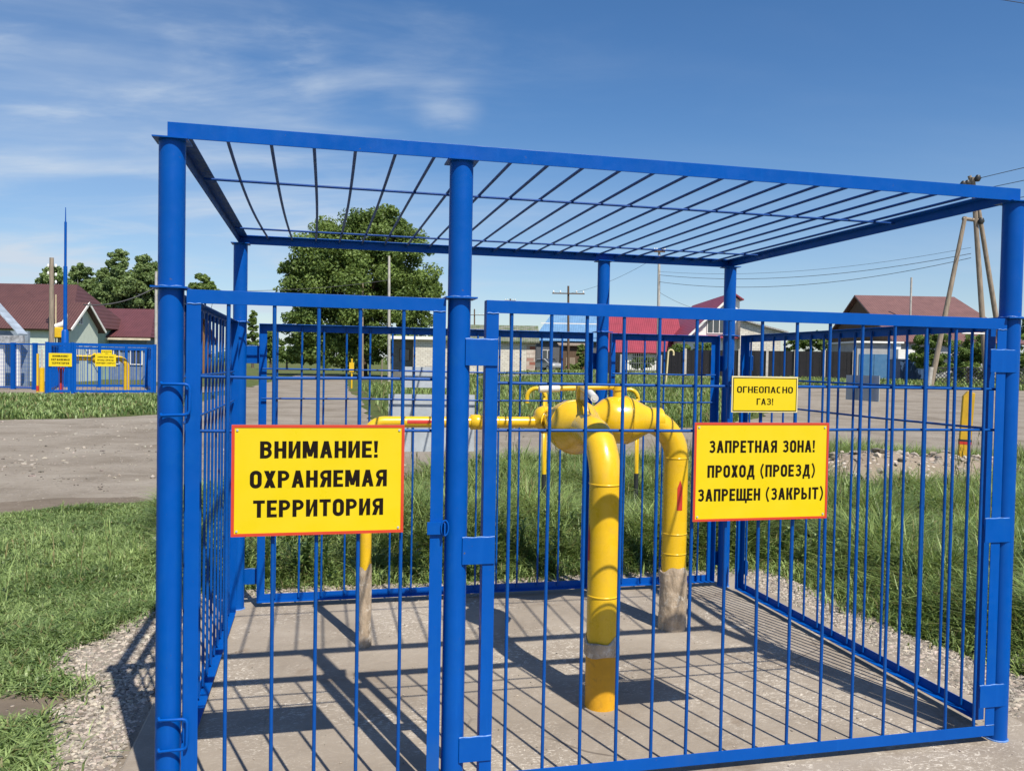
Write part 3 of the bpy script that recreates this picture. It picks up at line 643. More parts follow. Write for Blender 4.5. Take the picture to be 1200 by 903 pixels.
def sign(name, label, u0, u1, z0, z1, lines, border, bw, group, v=-0.0565, tilt=0.0, loc=None, rot=None, inset=0.0, scr=True, heavy=.22):
    w, h = u1 - u0, z1 - z0
    t = thing(name, label, 'sign', loc if loc is not None else toW(u0, v, z0), YAW if rot is None else rot, group)
    t.rotation_euler.y = tilt
    MB().box(0, w, 0, 0.003, 0, h).build('sign_board', STEEL, t)
    MB().box(0.0005, w - 0.0005, -0.0012, -0.0002, 0.0005, h - 0.0005).build('sign_face', SIGN_W if inset else SIGN_Y, t)
    if inset:
        MB().box(inset, w - inset, -0.0018, -0.0012, inset, h - inset).build('yellow_field', SIGN_Y, t)
    i = inset; b = MB(); y0, y1 = -0.0026, -0.0018 if inset else -0.0012
    b.box(i, w - i, y0, y1, i, i + bw); b.box(i, w - i, y0, y1, h - i - bw, h - i); b.box(i, i + bw, y0, y1, i + bw, h - i - bw); b.box(w - i - bw, w - i, y0, y1, i + bw, h - i - bw)
    b.build('border', border, t)
    for body, width, cap, fy in lines:
        for me in text_mesh(body, width, cap, heavy):
            me.materials.append(SIGN_K); o = bpy.data.objects.new('lettering', me); COL.objects.link(o); o.parent = t; o.location = (w / 2, -0.0020 if inset else -0.0014, h * (1 - fy))
    if scr:
        s0 = None
        for sx_, sz_ in ((.02, .02), (w - .02, .02), (.02, h - .02), (w - .02, h - .02)):
            if s0 is None: s0 = MB().tube([(0, -0.0045, 0), (0, -0.001, 0)], 0.004, 10).build('screw', STEEL, t, (sx_, 0, sz_))
            else: clone(s0, t, (sx_, 0, sz_))
    return t
LA = [('ВНИМАНИЕ!', 0.43, 0.064, 0.225), ('ОХРАНЯЕМАЯ', 0.50, 0.064, 0.49), ('ТЕРРИТОРИЯ', 0.475, 0.064, 0.755)]
LB = [('ЗАПРЕТНАЯ ЗОНА!', 0.497, 0.052, 0.245), ('ПРОХОД (ПРОЕЗД)', 0.505, 0.052, 0.495), ('ЗАПРЕЩЕН (ЗАКРЫТ)', 0.59, 0.052, 0.735)]
sign('warning_sign', 'large yellow sign reading ВНИМАНИЕ! ОХРАНЯЕМАЯ ТЕРРИТОРИЯ on the narrow gate of the near cage', 0.2195, 0.8495, 1.064, 1.476, LA, SIGN_R, 0.011, 'yellow warning signs on the near cage')
sign('warning_sign', 'large yellow sign reading ЗАПРЕТНАЯ ЗОНА! ПРОХОД (ПРОЕЗД) ЗАПРЕЩЕН (ЗАКРЫТ) on the wide gate of the near cage', 2.051, 2.680, 1.073, 1.487, LB, SIGN_R, 0.010, 'yellow warning signs on the near cage')
sign('warning_sign', 'small yellow sign reading ОГНЕОПАСНО ГАЗ! above a larger sign', 2.215, 2.525, 1.530, 1.683, [('ОГНЕОПАСНО', 0.262, 0.0275, 0.37), ('ГАЗ!', 0.078, 0.0275, 0.70)], SIGN_K, 0.003, 'yellow warning signs on the near cage', inset=0.006, scr=False, heavy=.18)
def sign_back(label, u0, u1, v0, v1, z0, z1):
    p = toW(u0, v0, z0); q = toW(u1, v1, z0); L = (q - p).length
    t = thing('warning_sign', label, 'sign', p, math.atan2(q.y - p.y, q.x - p.x), 'signs seen from behind on the near cage')
    MB().box(0, L, 0, 0.003, 0, z1 - z0).build('sign_back', STEEL, t)
    MB().box(0.001, L - .001, 0.0032, 0.0042, 0.001, z1 - z0 - .001).build('sign_face', SIGN_Y, t)
sign_back('large bare grey back of a sign on the rear gate beside the thin yellow pipe', 1.018, 1.648, CD + .046, CD + .046, 1.071, 1.487)
sign_back('small bare grey back of a sign on the rear gate above a larger one', 1.125, 1.435, CD + .046, CD + .046, 1.535, 1.685)
sign_back('small bare grey back of a sign on the right side of the near cage', CW + .046, CW + .046, 1.28, 0.97, 1.536, 1.687)

# ------------------------------------------------------------------ yellow gas pipes inside
OX = (1.95, 0.70, 0)
gas = thing('gas_pipeline', 'yellow gas pipes with two valves rising from the slab in the near cage', 'pipeline', toW(*OX), YAW)
ZP = 1.375; RP = 0.0795; RE = 0.25
P1 = (1.935, 0.70); P2 = (2.815, 1.80); CRN = (1.935, 1.80)
def arc(c, a0, a1, r, e1, e2, n=12):
    c = Vector(c); e1 = Vector(e1); e2 = Vector(e2)
    return [c + e1 * (r * math.cos(a)) + e2 * (r * math.sin(a)) for a in np.linspace(a0, a1, n)]
def ring(mb, p, d, r): 
    p = Vector(p); d = Vector(d).normalized(); mb.tube([p - d * .005, p - d * .0035, p + d * .0035, p + d * .005], [r - .001, r + .0028, r + .0028, r - .001], 32, False)
m = MB(OX); m.tube([(P1[0], P1[1], -0.1), (P1[0], P1[1], 0.5)] + arc((P1[0], P1[1] + RE, ZP - RE), math.pi, math.pi / 2, RE, (0, 1, 0), (0, 0, 1)) + [(P1[0], 1.04, ZP)], RP, 36)
for z in (0.565, ZP - RE): ring(m, (P1[0], P1[1], z), (0, 0, 1), RP)
r1 = m.build('riser_pipe', YEL, gas)
MB(OX).tube([(P1[0], P1[1], -0.02), (P1[0], P1[1], 0.275)], RP + 0.0012, 36, False).build('lower_coat', ORANGE, r1)
def wrapping(z0, z1, p, r, parent, seed, amp=0.012, rows=10, flare=0.0):
    w = MB(OX); n = 40; vs = []; fs = []
    for i in range(rows + 1):
        t = i / rows; z = z0 + (z1 - z0) * t
        for k in range(n):
            a = 2 * math.pi * k / n
            rr = r + amp * 0.35 + amp * float(fbm(a * 1.4 + seed, z * 16, 1.5, seed)) + flare * max(0, 0.25 - t)
            if i == rows: zz_ = z + 0.018 * math.sin(a * 2 + seed) + 0.008 * math.sin(5 * a); rr = r + 0.0022
            else: zz_ = z + 0.006 * math.sin(3 * a + i)
            vs.append((p[0] + rr * math.cos(a), p[1] + rr * math.sin(a), zz_))
    for i in range(rows):
        for k in range(n): fs.append((i * n + k, i * n + (k + 1) % n, (i + 1) * n + (k + 1) % n, (i + 1) * n + k))
    w.add(vs, fs, True); return w.build('wrapping', FILM, parent)
wrapping(0.268, 0.345, P1, RP, r1, 3, 0.013, 9)
am = MB(OX)
def arrow(mb, p, r, z0, z1, az, w=0.024, wh=0.036, tip=0.05):
    for (za, zb, wa, wb) in ((z0, z1 - tip, w, w), (z1 - tip, z1, w, 0.001)):
        vs = []
        for z, ww in ((za, wa), (zb, wb)):
            for k in range(7):
                a = az + (k / 6 - .5) * ww / r; vs.append((p[0] + (r + .0012) * math.cos(a), p[1] + (r + .0012) * math.sin(a), z))
        mb.add(vs, [(k, k + 1, 8 + k, 7 + k) for k in range(6)], True)
arrow(am, P1, RP, 0.74, 0.925, R(181)); am.build('flow_arrow', RED, r1)
m = MB(OX); m.tube([(P2[0], P2[1], -0.1), (P2[0], P2[1], 0.5)] + arc((P2[0] - RE, P2[1], ZP - RE), 0, math.pi / 2, RE, (1, 0, 0), (0, 0, 1)) + [(2.54, P2[1], ZP)], RP, 36)
for z in (0.50, 0.63, ZP - RE): ring(m, (P2[0], P2[1], z), (0, 0, 1), RP)
r2 = m.build('riser_pipe', YEL, gas)
wrapping(-0.01, 0.40, P2, RP, r2, 11, 0.013, 26, 0.012)
am = MB(OX); arrow(am, P2, RP, 0.79, 0.985, R(-92), .036, .036); am.build('flow_arrow', RED, r2)
# corner tee and valves
m = MB(OX); m.tube([(CRN[0], 1.56, ZP), (CRN[0], CRN[1] - .16, ZP)] + arc((CRN[0] + .16, CRN[1] - .16, ZP), math.pi, math.pi / 2, .16, (1, 0, 0), (0, 1, 0)) + [(2.3, CRN[1], ZP)], RP, 32)
ring(m, (2.22, CRN[1], ZP), (1, 0, 0), RP)
m.build('corner_tee', YEL, gas)
def valve(c, axis, sgn):
    prof = [(-.275, RP), (-.20, RP + .002), (-.17, .095), (-.12, .132), (-.085, .146), (-.05, .151), (.03, .151), (.034, .153), (.05, .150), (.09, .135), (.14, .108), (.19, RP + .004), (.275, RP)]
    m = MB(OX); ax = Vector(axis)
    m.tube([Vector(c) + ax * a * sgn for a, _ in prof], [r for _, r in prof], 40)
    for a in (-.2, .035, .2): ring(m, Vector(c) + ax * a * sgn, axis, {-.2: RP, .035: .153, .2: RP}[a])
    return m.build('valve_body', YEL, gas)
V2 = (2.425, CRN[1], ZP - .005); V1 = (1.955, 1.30, ZP - .01)
v2 = valve(V2, (1, 0, 0), 1); v1 = valve(V1, (0, 1, 0), -1)
v1.scale = (1, 1, 1)
s = MB(OX); s.tube([(V2[0] - .02, V2[1], 1.47), (V2[0] - .02, V2[1], 1.575)], 0.035, 20); s.tube([(V2[0] - .02, V2[1], 1.56), (V2[0] - .02, V2[1], 1.60)], 0.041, 20)
s.build('valve_stem', YEL, v2)
MB(OX).tube([(V2[0], V2[1], 1.583), (1.99, V2[1] - .01, 1.568)], 0.0165, 14).build('lever', YEL, v2)
MB(OX).tube([(2.005, V2[1] - .01, 1.5685), (1.875, V2[1] - .012, 1.562)], 0.0215, 16).build('grip', WHITE_R, v2)
s = MB(OX); s.tube([(2.0, 1.30, 1.46), (1.995, 1.30, 1.60)], 0.034, 20); s.prism([(1.10, 1.37), (1.22, 1.42), (1.30, 1.585), (1.275, 1.595), (1.20, 1.56)], 'x', 1.975, 1.99)
s.build('valve_stem', YEL, v1)
MB(OX).tube([(1.995, 1.33, 1.592), (1.955, 1.02, 1.565)], 0.0165, 14).build('lever', YEL, v1)
gp = MB(OX).tube([(1.957, 1.03, 1.566), (1.928, 0.87, 1.545)], 0.021, 16); gp.tube([(1.928, 0.87, 1.545), (1.9277, 0.868, 1.5448)], 0.012, 12); gp.build('grip', WHITE_R, v1)
m = MB(OX); m.tube([(1.945, CRN[1], ZP - .004), (1.905, CRN[1], ZP - .004), (1.893, CRN[1], ZP - .005), (1.882, CRN[1], ZP - .008), (1.872, CRN[1], ZP - .012), (1.862, CRN[1], ZP - .016), (1.85, CRN[1], ZP - .018)], [RP + .006, RP + .006, RP + .002, .071, .060, .047, .037], 32)
ring(m, (1.905, CRN[1], ZP - .004), (1, 0, 0), RP + .006)
m.build('reducer', YEL, gas)
RB = 0.0345; ZB2 = ZP - .02; BU = 0.815
m = MB(OX); m.tube([(BU, CRN[1], -0.05), (BU, CRN[1], 0.5)] + arc((BU + .1, CRN[1], ZB2 - .1), math.pi, math.pi / 2, .1, (1, 0, 0), (0, 0, 1)) + [(1.86, CRN[1], ZB2)], RB, 24)
for uu in (1.02, 1.25, 1.62): ring(m, (uu, CRN[1], ZB2), (1, 0, 0), RB)
bp = m.build('branch_pipe', YEL, gas)
c = MB(OX); c.tube([(1.44, CRN[1], ZB2), (1.445, CRN[1], ZB2), (1.525, CRN[1], ZB2), (1.53, CRN[1], ZB2)], [RB, RB + .012, RB + .012, RB], 24); c.build('coupling', YEL, bp)
wrapping(-0.01, 0.49, (BU, CRN[1]), RB, bp, 21, 0.005, 18, 0.02)
am = MB(OX)
for (ua, ub, wa, wb) in ((1.05, 1.18, .024, .024), (1.18, 1.22, .024, .001)):
    vs = []
    for uu, ww in ((ua, wa), (ub, wb)):
        for k in range(7):
            a = R(-72) + math.pi / 2 + R(-105) + (k / 6 - .5) * ww / RB * 1.0
            a = R(180 + 8) + (k / 6 - .5) * ww / RB
            vs.append((uu, CRN[1] + (RB + .0012) * math.cos(a), ZB2 - (RB + .0012) * math.sin(a)))
    am.add(vs, [(k, k + 1, 8 + k, 7 + k) for k in range(6)], True)
am.build('flow_arrow', RED, bp)

# ------------------------------------------------------------------ things behind the cage
def vent(label, x, y, lean=0.0):
    t = thing('vent_pipe', label, 'vent pipe', (x, y, tz(x, y)), 0, 'thin vent pipes in the tall grass')
    z0 = -tz(x, y)
    MB().tube([(0, 0, -0.05), (0, 0, 0.53 + z0)], 0.025, 14).build('lower_pipe', BLACK, t)
    MB().tube([(0, 0, 0.53 + z0), (0, 0, 1.36 + z0)] + arc((-0.1, 0, 1.36 + z0), 0, math.pi, .1, (1, 0, 0), (0, 0, 1), 14) + [(-0.2, 0, 1.30 + z0)], 0.0235, 14).build('upper_pipe', YEL, t)
vent('thin yellow vent pipe with hooked top rising behind the left valve', 0.365, 9.0)
vent('thin yellow vent pipe with hooked top rising behind the right valve', 1.40, 9.2)
t = thing('marker_post', 'yellow marker post with red and black bands at the roadside', 'marker post', (7.37, 13.5, tz(7.37, 13.5)), R(-15)); t.rotation_euler.y = R(2.5)
YEL_SHADE = mat('shaded_yellow_paint', (.56, .33, .012), .6, .12, 6, .1, 30, dirt=(.30, .18, .03), dirt_amt=.5)  # yellow turned to ochre, the shade on the post put into its colour
MB().prism([(-.085, -.1), (.085, -.1), (.085, 1.44), (-.02, 1.47), (-.085, 1.38)], 'y', -.05, .05).build('post', YEL_SHADE, t, bevel=.008)
MB().box(-.0875, .0875, -.0525, .0525, .60, .645).build('band', RED, t); MB().box(-.0875, .0875, -.0525, .0525, .645, .68).build('band', BLACK, t)

def far_post(name, label, cat, px, y0, y1, Y, r, m, group=None):
    b = at(px, y1, Y); tp = at(px, y0, Y); zb = tz(b.x, Y)
    t = thing(name, label, cat, (b.x, Y, zb), 0, group)
    return t, tp.z - zb
t, h = far_post('gas_marker', 'slim yellow gas marker post with plate on the verge', 'marker post', 412, 420, 455, 53, .05, YEL)
MB().tube([(0, 0, -.1), (0, 0, h)], .055, 8).build('post', YEL, t); MB().box(-.15, .15, -.09, -.06, h - .85, h - .25).build('plate', YEL, t)
t, h = far_post('wooden_stake', 'short pale stake in front of the big tree', 'stake', 447, 421, 452, 57, .04, WOOD)
MB().tube([(0, 0, -.1), (0.02, 0, h)], .05, 8).build('stake', WOOD, t); MB().box(-.22, .22, -.2, .2, -.02, .22).build('foot', CONC, t)
b = at(780, 448, 50); t = thing('hooked_pipe', 'pale hooked pipe standing on the far verge before the dark fence', 'vent pipe', (b.x, 50, tz(b.x, 50)))
hz = at(784, 408, 50).z - tz(b.x, 50)
MB().tube([(0, 0, -.1), (.12, 0, hz - .3)] + [(.12 + .16 - .16 * math.cos(a), 0, hz - .25 + .16 * math.sin(a)) for a in np.linspace(0, math.pi, 9)] + [(.44, 0, hz - .42)], .055, 10).build('pipe', mat('pale_yellow', (.66, .55, .3), .6), t)

def upole(label, px, ytop, Y, cross=None, m=WOOD, r=0.14, name='utility_pole', lean=0.0, ins=True, arms=((0.97, 1.0),)):
    b = at(px, 440, Y); zb = tz(b.x, Y); tp = at(px + lean, ytop, Y)
    t = thing(name, label, 'utility pole', (b.x, Y, zb), 0, 'utility poles in the village'); h = tp.z - zb; dx = tp.x - b.x
    MB().tube([(0, 0, -.3), (dx, 0, h)], [r, r * .72], 12).build('pole', m, t)
    if cross:
        for frac, half in arms:
            a = MB().box(-half + dx * frac, half + dx * frac, -.08 - r, .02 - r, h * frac - .06, h * frac + .06).build('crossarm', DARKWOOD, t)
            s0 = None
            for xx in (-half * .92, -half * .5, half * .5, half * .92):
                if s0 is None: s0 = MB().tube([(0, 0, 0), (0, 0, .12), (0, 0, .26)], [.05, .09, .04], 8).build('insulator', LAMPW, a, (xx + dx * frac, -.06 - r, h * frac + .06))
                else: clone(s0, a, (xx + dx * frac, -.06 - r, h * frac + .06))
    return t, Vector((b.x + dx, Y, zb + h))
_, top666 = upole('dark wooden utility pole with wide crossarm before the blue roof', 666, 335, 90, True, DARKWOOD, .15, arms=((.91, 1.75),))
_, top771 = upole('tall grey pole rising beside the crimson roof', 771, 293, 75, True, CONC, .16, arms=((.985, .5),), lean=1.5)
_, top456 = upole('plain concrete pole standing before the big leafy tree', 456, 300, 75, None, CONC, .15)
upole('small distant pole with crossarm right of the big tree', 556, 362, 170, True, DARKWOOD, .18, arms=((.9, 2.0),))
upole('small distant pole above the mossy roof', 598, 350, 140, True, DARKWOOD, .17, arms=((.97, .9),))
tp60, top60 = upole('weathered wooden pole beside the blue mast', 60.5, 302, 56, None, WOOD, .19)
s0 = None
for sx_, fz in ((-.26, .93), (.26, .93), (-.26, .87), (.26, .86), (.26, .80)):
    hh_ = (top60.z - tp60.location.z) * fz
    if s0 is None: s0 = MB().tube([(0, 0, -.05), (0, 0, .06), (0, 0, .17)], [.045, .08, .04], 8).build('insulator', LAMPW, tp60, (sx_, 0, hh_))
    else: clone(s0, tp60, (sx_, 0, hh_))
    MB().tube([(sx_ * .4, 0, hh_ - .06), (sx_, 0, hh_ - .05)], .02, 6).build('bracket', BLACK, tp60)
upole('grey pole mostly hidden behind the near left corner post', 183, 318, 62, None, CONC, .13)
upole('short wooden pole seen at the edge of the big tree crown', 425, 331, 90, None, WOOD, .12)

def wire(name, label, a, b, sag, r=0.02, grp='overhead wires'):
    a, b = Vector(a), Vector(b)
    pts = [a.lerp(b, t) - Vector((0, 0, sag * 4 * t * (1 - t))) for t in np.linspace(0, 1, 25)]
    o = MB().tube(pts, r, 6).build(name, WIRE); return tag(o, label, 'wire', grp)
# A-frame pole on the right
b = at(1128, 455, 55); zb = tz(b.x, 55); t = thing('braced_pole', 'tall weathered wooden pole braced by two slanted legs on the right', 'utility pole', (b.x, 55, zb))
def rel(px, py, Y=55): return at(px, py, Y) - Vector((b.x, 55, zb))
MB().tube([rel(1158, 462) - Vector((0, 0, .4)), rel(1140, 208)], [.2, .14], 12).build('pole', WOOD, t)
MB().tube([rel(1087, 464, 55) - Vector((0, 0, .4)), rel(1131, 254)], [.19, .13], 12).build('brace', WOOD, t)
MB().tube([rel(1183, 462, 56.2) - Vector((0, 0, .4)), rel(1146, 240, 55.4), rel(1136, 206, 55.4)], [.19, .14, .12], 12).build('brace', WOOD, t)
MB().tube([rel(1128, 256), rel(1151, 259)], .12, 8).build('crosspiece', WOOD, t)
st = MB(); st.tube([rel(1086, 468, 54.7), rel(1091, 430, 54.7)], .17, 8).build('concrete_stub', CONC, t)
s0 = None
for (px, py) in ((1146, 209), (1129, 216), (1134, 215), (1150, 259)):
    p = rel(px, py, 54.8)
    if s0 is None: s0 = MB().tube([(-.02, 0, -.2), (-.02, 0, 0), (0.02, 0, .2)], [.12, .22, .12], 10).build('insulator', BLACK, t, p)
    else: clone(s0, t, p)
wire('overhead_wire', 'upper wire leaving the braced pole to the right', at(1147, 209, 55), at(1147, 209, 55) + (at(1320, 168, 40) - at(1147, 209, 55)) * 3.4, 0)
wire('overhead_wire', 'middle wire leaving the braced pole to the right', at(1140, 224, 55), at(1140, 224, 55) + (at(1330, 184, 40) - at(1140, 224, 55)) * 3.4, 0)
wire('overhead_wire', 'lower wire passing right of the braced pole', at(1145, 240, 55), at(1145, 240, 55) + (at(1340, 207, 40) - at(1145, 240, 55)) * 3.4, 0)
for i, (py, y2, s_) in enumerate(((297, 322, 0.9), (302, 330, 1.1), (290, 318, 0.8))):
    wire('overhead_wire', ('dark wire strung from the crimson roof to the braced pole, %s of three' % ('middle', 'lowest', 'uppermost')[i]), at(1138, py, 55), at(771, y2, 75), s_, .018 if i < 2 else .011)
wire('overhead_wire', 'long thin wire between the crossarm pole and the tall grey pole', at(666, 344, 90), at(771, 300, 75), .5, .014)
wire('overhead_wire', 'thin wire falling from the tall grey pole to the crimson roof', at(772, 342, 75), at(835, 366, 78), .3, .014)
wire('overhead_wire', 'insulated cable sagging from the green gable toward the near cage', at(98, 357, 58), at(183, 336, 62), .45, .045)
wire('overhead_wire', 'thin wire crossing the sky left of the big tree', at(183, 338, 62), at(456, 328, 75), .5, .02)
wire('overhead_wire', 'thin wire crossing the top right corner of the sky', at(-200, -220, 70), at(2300, 180, 12), 0, .008)

# ------------------------------------------------------------------ buildings
def window(parent, x, y, z, w, h, face='y', s=-1, bars=1, framem=None):
    fm = framem or WHITEP
    fr = MB(); t_ = .07
    def bx(a0, a1, z0, z1, d0, d1):
        if face == 'y': fr.box(x + a0, x + a1, y + s * d1 if s < 0 else y + d0, y + s * d0 if s < 0 else y + d1, z + z0, z + z1)
        else: fr.box(x + s * d1 if s < 0 else x + d0, x + s * d0 if s < 0 else x + d1, y + a0, y + a1, z + z0, z + z1)
    bx(-w / 2, w / 2, 0, t_, .01, .09); bx(-w / 2, w / 2, h - t_, h, .01, .09); bx(-w / 2, -w / 2 + t_, t_, h - t_, .01, .09); bx(w / 2 - t_, w / 2, t_, h - t_, .01, .09)
    for k in range(bars):
        c = -w / 2 + w * (k + 1) / (bars + 1); bx(c - .03, c + .03, t_, h - t_, .01, .08)
    fo = fr.build('window', fm, parent)
    fr = MB(); 
    def bx2():
        d0, d1 = .004, .03
        if face == 'y': fr.box(x - w / 2 + t_, x + w / 2 - t_, y - d1 if s < 0 else y + d0, y - d0 if s < 0 else y + d1, z + t_, z + h - t_)
        else: fr.box(x - d1 if s < 0 else x + d0, x - d0 if s < 0 else x + d1, y - w / 2 + t_, y + w / 2 - t_, z + t_, z + h - t_)
    bx2(); fr.build('pane', GLASS, fo)
def gable(parent, x0, x1, y0, y1, z0, ze, zr, axis, wm, rm, over=.45, th=.14, gm=None, hipL=0, hipR=0, part='wall'):
    """walls plus a two-slope roof whose ridge runs along the axis"""
    w = MB(); w.box(x0, x1, y0, y1, z0, ze)
    if axis == 'x':
        ym = (y0 + y1) / 2; sl = (zr - ze) / (ym - y0)
        if not (hipL or hipR): w.prism([(y0, ze), (y1, ze), (ym, zr)], 'x', x0, x1)
        wo_ = w.build(part, wm, parent)
        r = MB(); o = over; zo = ze - sl * o; xa, xb = x0 - o, x1 + o
        r.slab((xa, y0 - o, zo + .18), (xb, y0 - o, zo + .18), (xb - hipR, ym, zr + .18), (xa + hipL, ym, zr + .18), th)
        r.slab((xa, y1 + o, zo + .18), (xb, y1 + o, zo + .18), (xb - hipR, ym, zr + .18), (xa + hipL, ym, zr + .18), th)
        if hipR: r.slab((xb, y0 - o, zo + .18), (xb, y1 + o, zo + .18), (xb - hipR, ym + .02, zr + .18), (xb - hipR, ym - .02, zr + .18), th)
        if hipL: r.slab((xa, y0 - o, zo + .18), (xa, y1 + o, zo + .18), (xa + hipL, ym + .02, zr + .18), (xa + hipL, ym - .02, zr + .18), th)
    else:
        xm = (x0 + x1) / 2; sl = (zr - ze) / (xm - x0)
        w.prism([(x0, ze), (x1, ze), (xm, zr)], 'y', y0, y1)
        wo_ = w.build(part, wm, parent)
        r = MB(); o = over; zo = ze - sl * o; ya, yb = y0 - o, y1 + o
        r.slab((x0 - o, ya, zo + .18), (x0 - o, yb, zo + .18), (xm, yb, zr + .18), (xm, ya, zr + .18), th)
        r.slab((x1 + o, ya, zo + .18), (x1 + o, yb, zo + .18), (xm, yb, zr + .18), (xm, ya, zr + .18), th)
    return wo_, r.build('roof', rm, parent)

# left: brown-roofed house with green walls and its annex
def X_at(px, Y): return at(px, 430, Y).x
Y = 60; xl, xr = X_at(-110, Y), X_at(80, Y); zb = tz(xl, Y)
h1 = thing('village_house', 'green-walled house with large dark brown roof behind the far cage', 'house', (xr, Y, zb))
ze, zr = at(40, 378, Y).z - zb, at(40, 336, Y + 5).z - zb
gable(h1, xl - xr, 0, 0, 9, -.3, ze, zr, 'x', GREENP, ROOF_BROWN, .5, hipR=2.2)
MB().box(xl - xr - .5, .6, -.62, -.5, ze - .35, ze - .18).build('fascia', WHITEP, h1)
MB().box(xl - xr, 0, -.06, -.003, -.3, ze - 1.4).build('plinth', WHITEP, h1)
xg = X_at(81, 58) - xr
aw_, ar_ = gable(h1, xg - 5, xg, -2.2, 2.0, -.3, at(108, 386, 61.5).z - zb, at(94, 357, 59.9).z - zb, 'x', mat('cream_green_wall', (.56, .62, .53), .8, .06), ROOF_BROWN, .4, part='annex_wall')
window(aw_, xg, -.6, at(97, 380, 59).z - zb, .6, .75, 'x', 1)
window(aw_, xg, -1.1, 1.5, .6, 1.1, 'x', 1); window(aw_, xg, .7, 1.5, .6, 1.1, 'x', 1)
zE, zR = at(108, 386, 61.5).z - zb, at(94, 357, 59.9).z - zb; sl_ = (zR - zE) / 2.1
for y0_, y1_ in ((-2.6, -.1), (2.4, -.1)):
    MB().slab((xg + .41, y0_, zE - sl_ * .4 + .2), (xg + .47, y0_, zE - sl_ * .4 + .2), (xg + .47, y1_, zR + .2), (xg + .41, y1_, zR + .2), .16).build('verge_board', WHITEP, ar_)
# maroon tiled house
Y = 66; xl, xr = X_at(104, Y), X_at(172, Y); zb = tz(xl, Y)
h2 = thing('village_house', 'low house with maroon tiled hip roof left of the near cage post', 'house', (xl, Y, zb))
ze, zr = at(140, 393, Y).z - zb, at(140, 364, Y + 4).z - zb
gable(h2, 0, xr - xl, 0, 8, -.3, ze, zr, 'x', mat('slate_blue_wall', (.17, .21, .27), .8), ROOF_TILE, .5, hipR=1.6)
MB().box(-.5, xr - xl + .5, -.62, -.5, ze - .36, ze - .2).build('fascia', mat('cream_trim', (.62, .55, .42), .7), h2)
window(h2, 2.0, 0, 1.2, 1.0, 1.3); window(h2, 3.8, 0, 1.2, 1.0, 1.3)
Y = 76; xl, xr = X_at(110, Y), X_at(215, Y); zb = tz(xl, Y)
h2b = thing('village_house', 'long house with plain brown roof behind the maroon tiled one', 'house', (xl, Y, zb))
gable(h2b, 0, xr - xl, 0, 7, -.3, at(150, 397, Y).z - zb, at(150, 366, Y + 3.5).z - zb, 'x', mat('orange_brown_wall', (.34, .17, .07), .8), ROOF_BROWN, .5)
window(h2b, 3, 0, 1.2, 1.1, 1.3); window(h2b, 6, 0, 1.2, 1.1, 1.3)
# striped awning
Y = 47; p0 = at(-45, 316, Y); p1 = at(22, 391, Y); zb = tz(p1.x, Y)
aw = thing('awning_porch', 'porch with pale blue striped sloping awning at the left edge', 'porch', (p1.x, Y, zb))
q = p0.x - p1.x
MB().slab((q, 0, p0.z - zb), (0, 0, p1.z - zb), (0, .9, p1.z - zb), (q, .9, p0.z - zb), .06).build('awning', AWN, aw)
MB().box(-2.4, .25, -.05, .15, p1.z - zb - .55, p1.z - zb - .1).build('valance', mat('grey_valance', (.30, .31, .33), .8, .5, 6), aw)
s0 = None
for xx in (-.2, -1.1, -3.0):
    if s0 is None: s0 = MB().box(-.11, .11, 0, .2, -.2, p1.z - zb - .1).build('pillar', WHITEP, aw, (xx, 0.16, 0))
    else: clone(s0, aw, (xx, 0.16, 0))
MB().box(q, -.35, 1.5, 1.7, -.2, p1.z - zb + .2).build('back_wall', mat('blue_grey_wall', (.22, .27, .33), .8), aw)
# yellow regulator on black pipe beside the pole
b = at(70, 455, 52); t = thing('gas_regulator', 'yellow gas regulator on a black pipe between two pale poles', 'regulator', (b.x, 52, tz(b.x, 52)))
hz = at(69, 377, 52).z - tz(b.x, 52)
MB().tube([(0, 0, -.1), (0, 0, hz - .6)], .14, 12).build('pipe', BLACK, t); MB().box(-.26, .26, -.2, .2, hz - 1.0, hz - .35).build('body', YEL, t, bevel=.05)
MB().tube([(-.25, 0, hz - .3), (.3, 0, hz - .1), (.42, 0, hz + .5)], [.17, .2, .05], 10).build('cap', WHITEP, t)
for xx, yt in ((-.32, 345), (.3, 346)):
    MB().tube([(xx, .1, -.1), (xx, .1, at(69, yt, 52).z - tz(b.x, 52))], .045, 8).build('pole', mat('pale_pole', (.52, .42, .26), .8), t)
# brick garage row
Y = 86; xl, xr = X_at(484, Y), X_at(627, Y); zb = tz((xl + xr) / 2, Y)
bk = thing('brick_building', 'long white brick building with mossy slate roof and red corner quoins', 'building', (xl, Y, zb))
L_ = xr - xl; zt = at(590, 400, Y).z - zb; zf = at(490, 393, Y).z - zb
MB().box(0, L_ - .9, 0, 9, -1, zt).build('wall', BRICK_W, bk)
MB().box(L_ - .9, L_, -.02, 9, -1, zt).build('corner_quoin', BRICK_R, bk)
rp_ = at(590, 381, Y + 5).z - zb
xm = X_at(520, Y) - xl
MB().slab((xm, -.5, zt + .02), (L_ + .4, -.5, zt + .02), (L_ + .4, 5, rp_), (xm, 5, rp_), .16).build('roof', ROOF_MOSS, bk)
MB().slab((xm, 10, zt + .3), (L_ + .4, 10, zt + .3), (L_ + .4, 5.02, rp_), (xm, 5.02, rp_), .16).build('roof', ROOF_MOSS, bk)
fl = MB(); fl.box(-2.6, xm - .02, -.5, 9.3, zf - .42, zf - .1); fl.build('flat_roof', WHITEP, bk)
MB().box(0, xm - .05, .02, 9, zt + .005, zf - .425).build('upper_wall', BRICK_W, bk)
MB().box(-2.3, -.02, 1.6, 9, -1, zf - .425).build('porch_wall', BRICK_SHADE, bk)
window(bk, -1.1, 1.6, 1.4, 1.1, 1.3, framem=DARKWOOD)
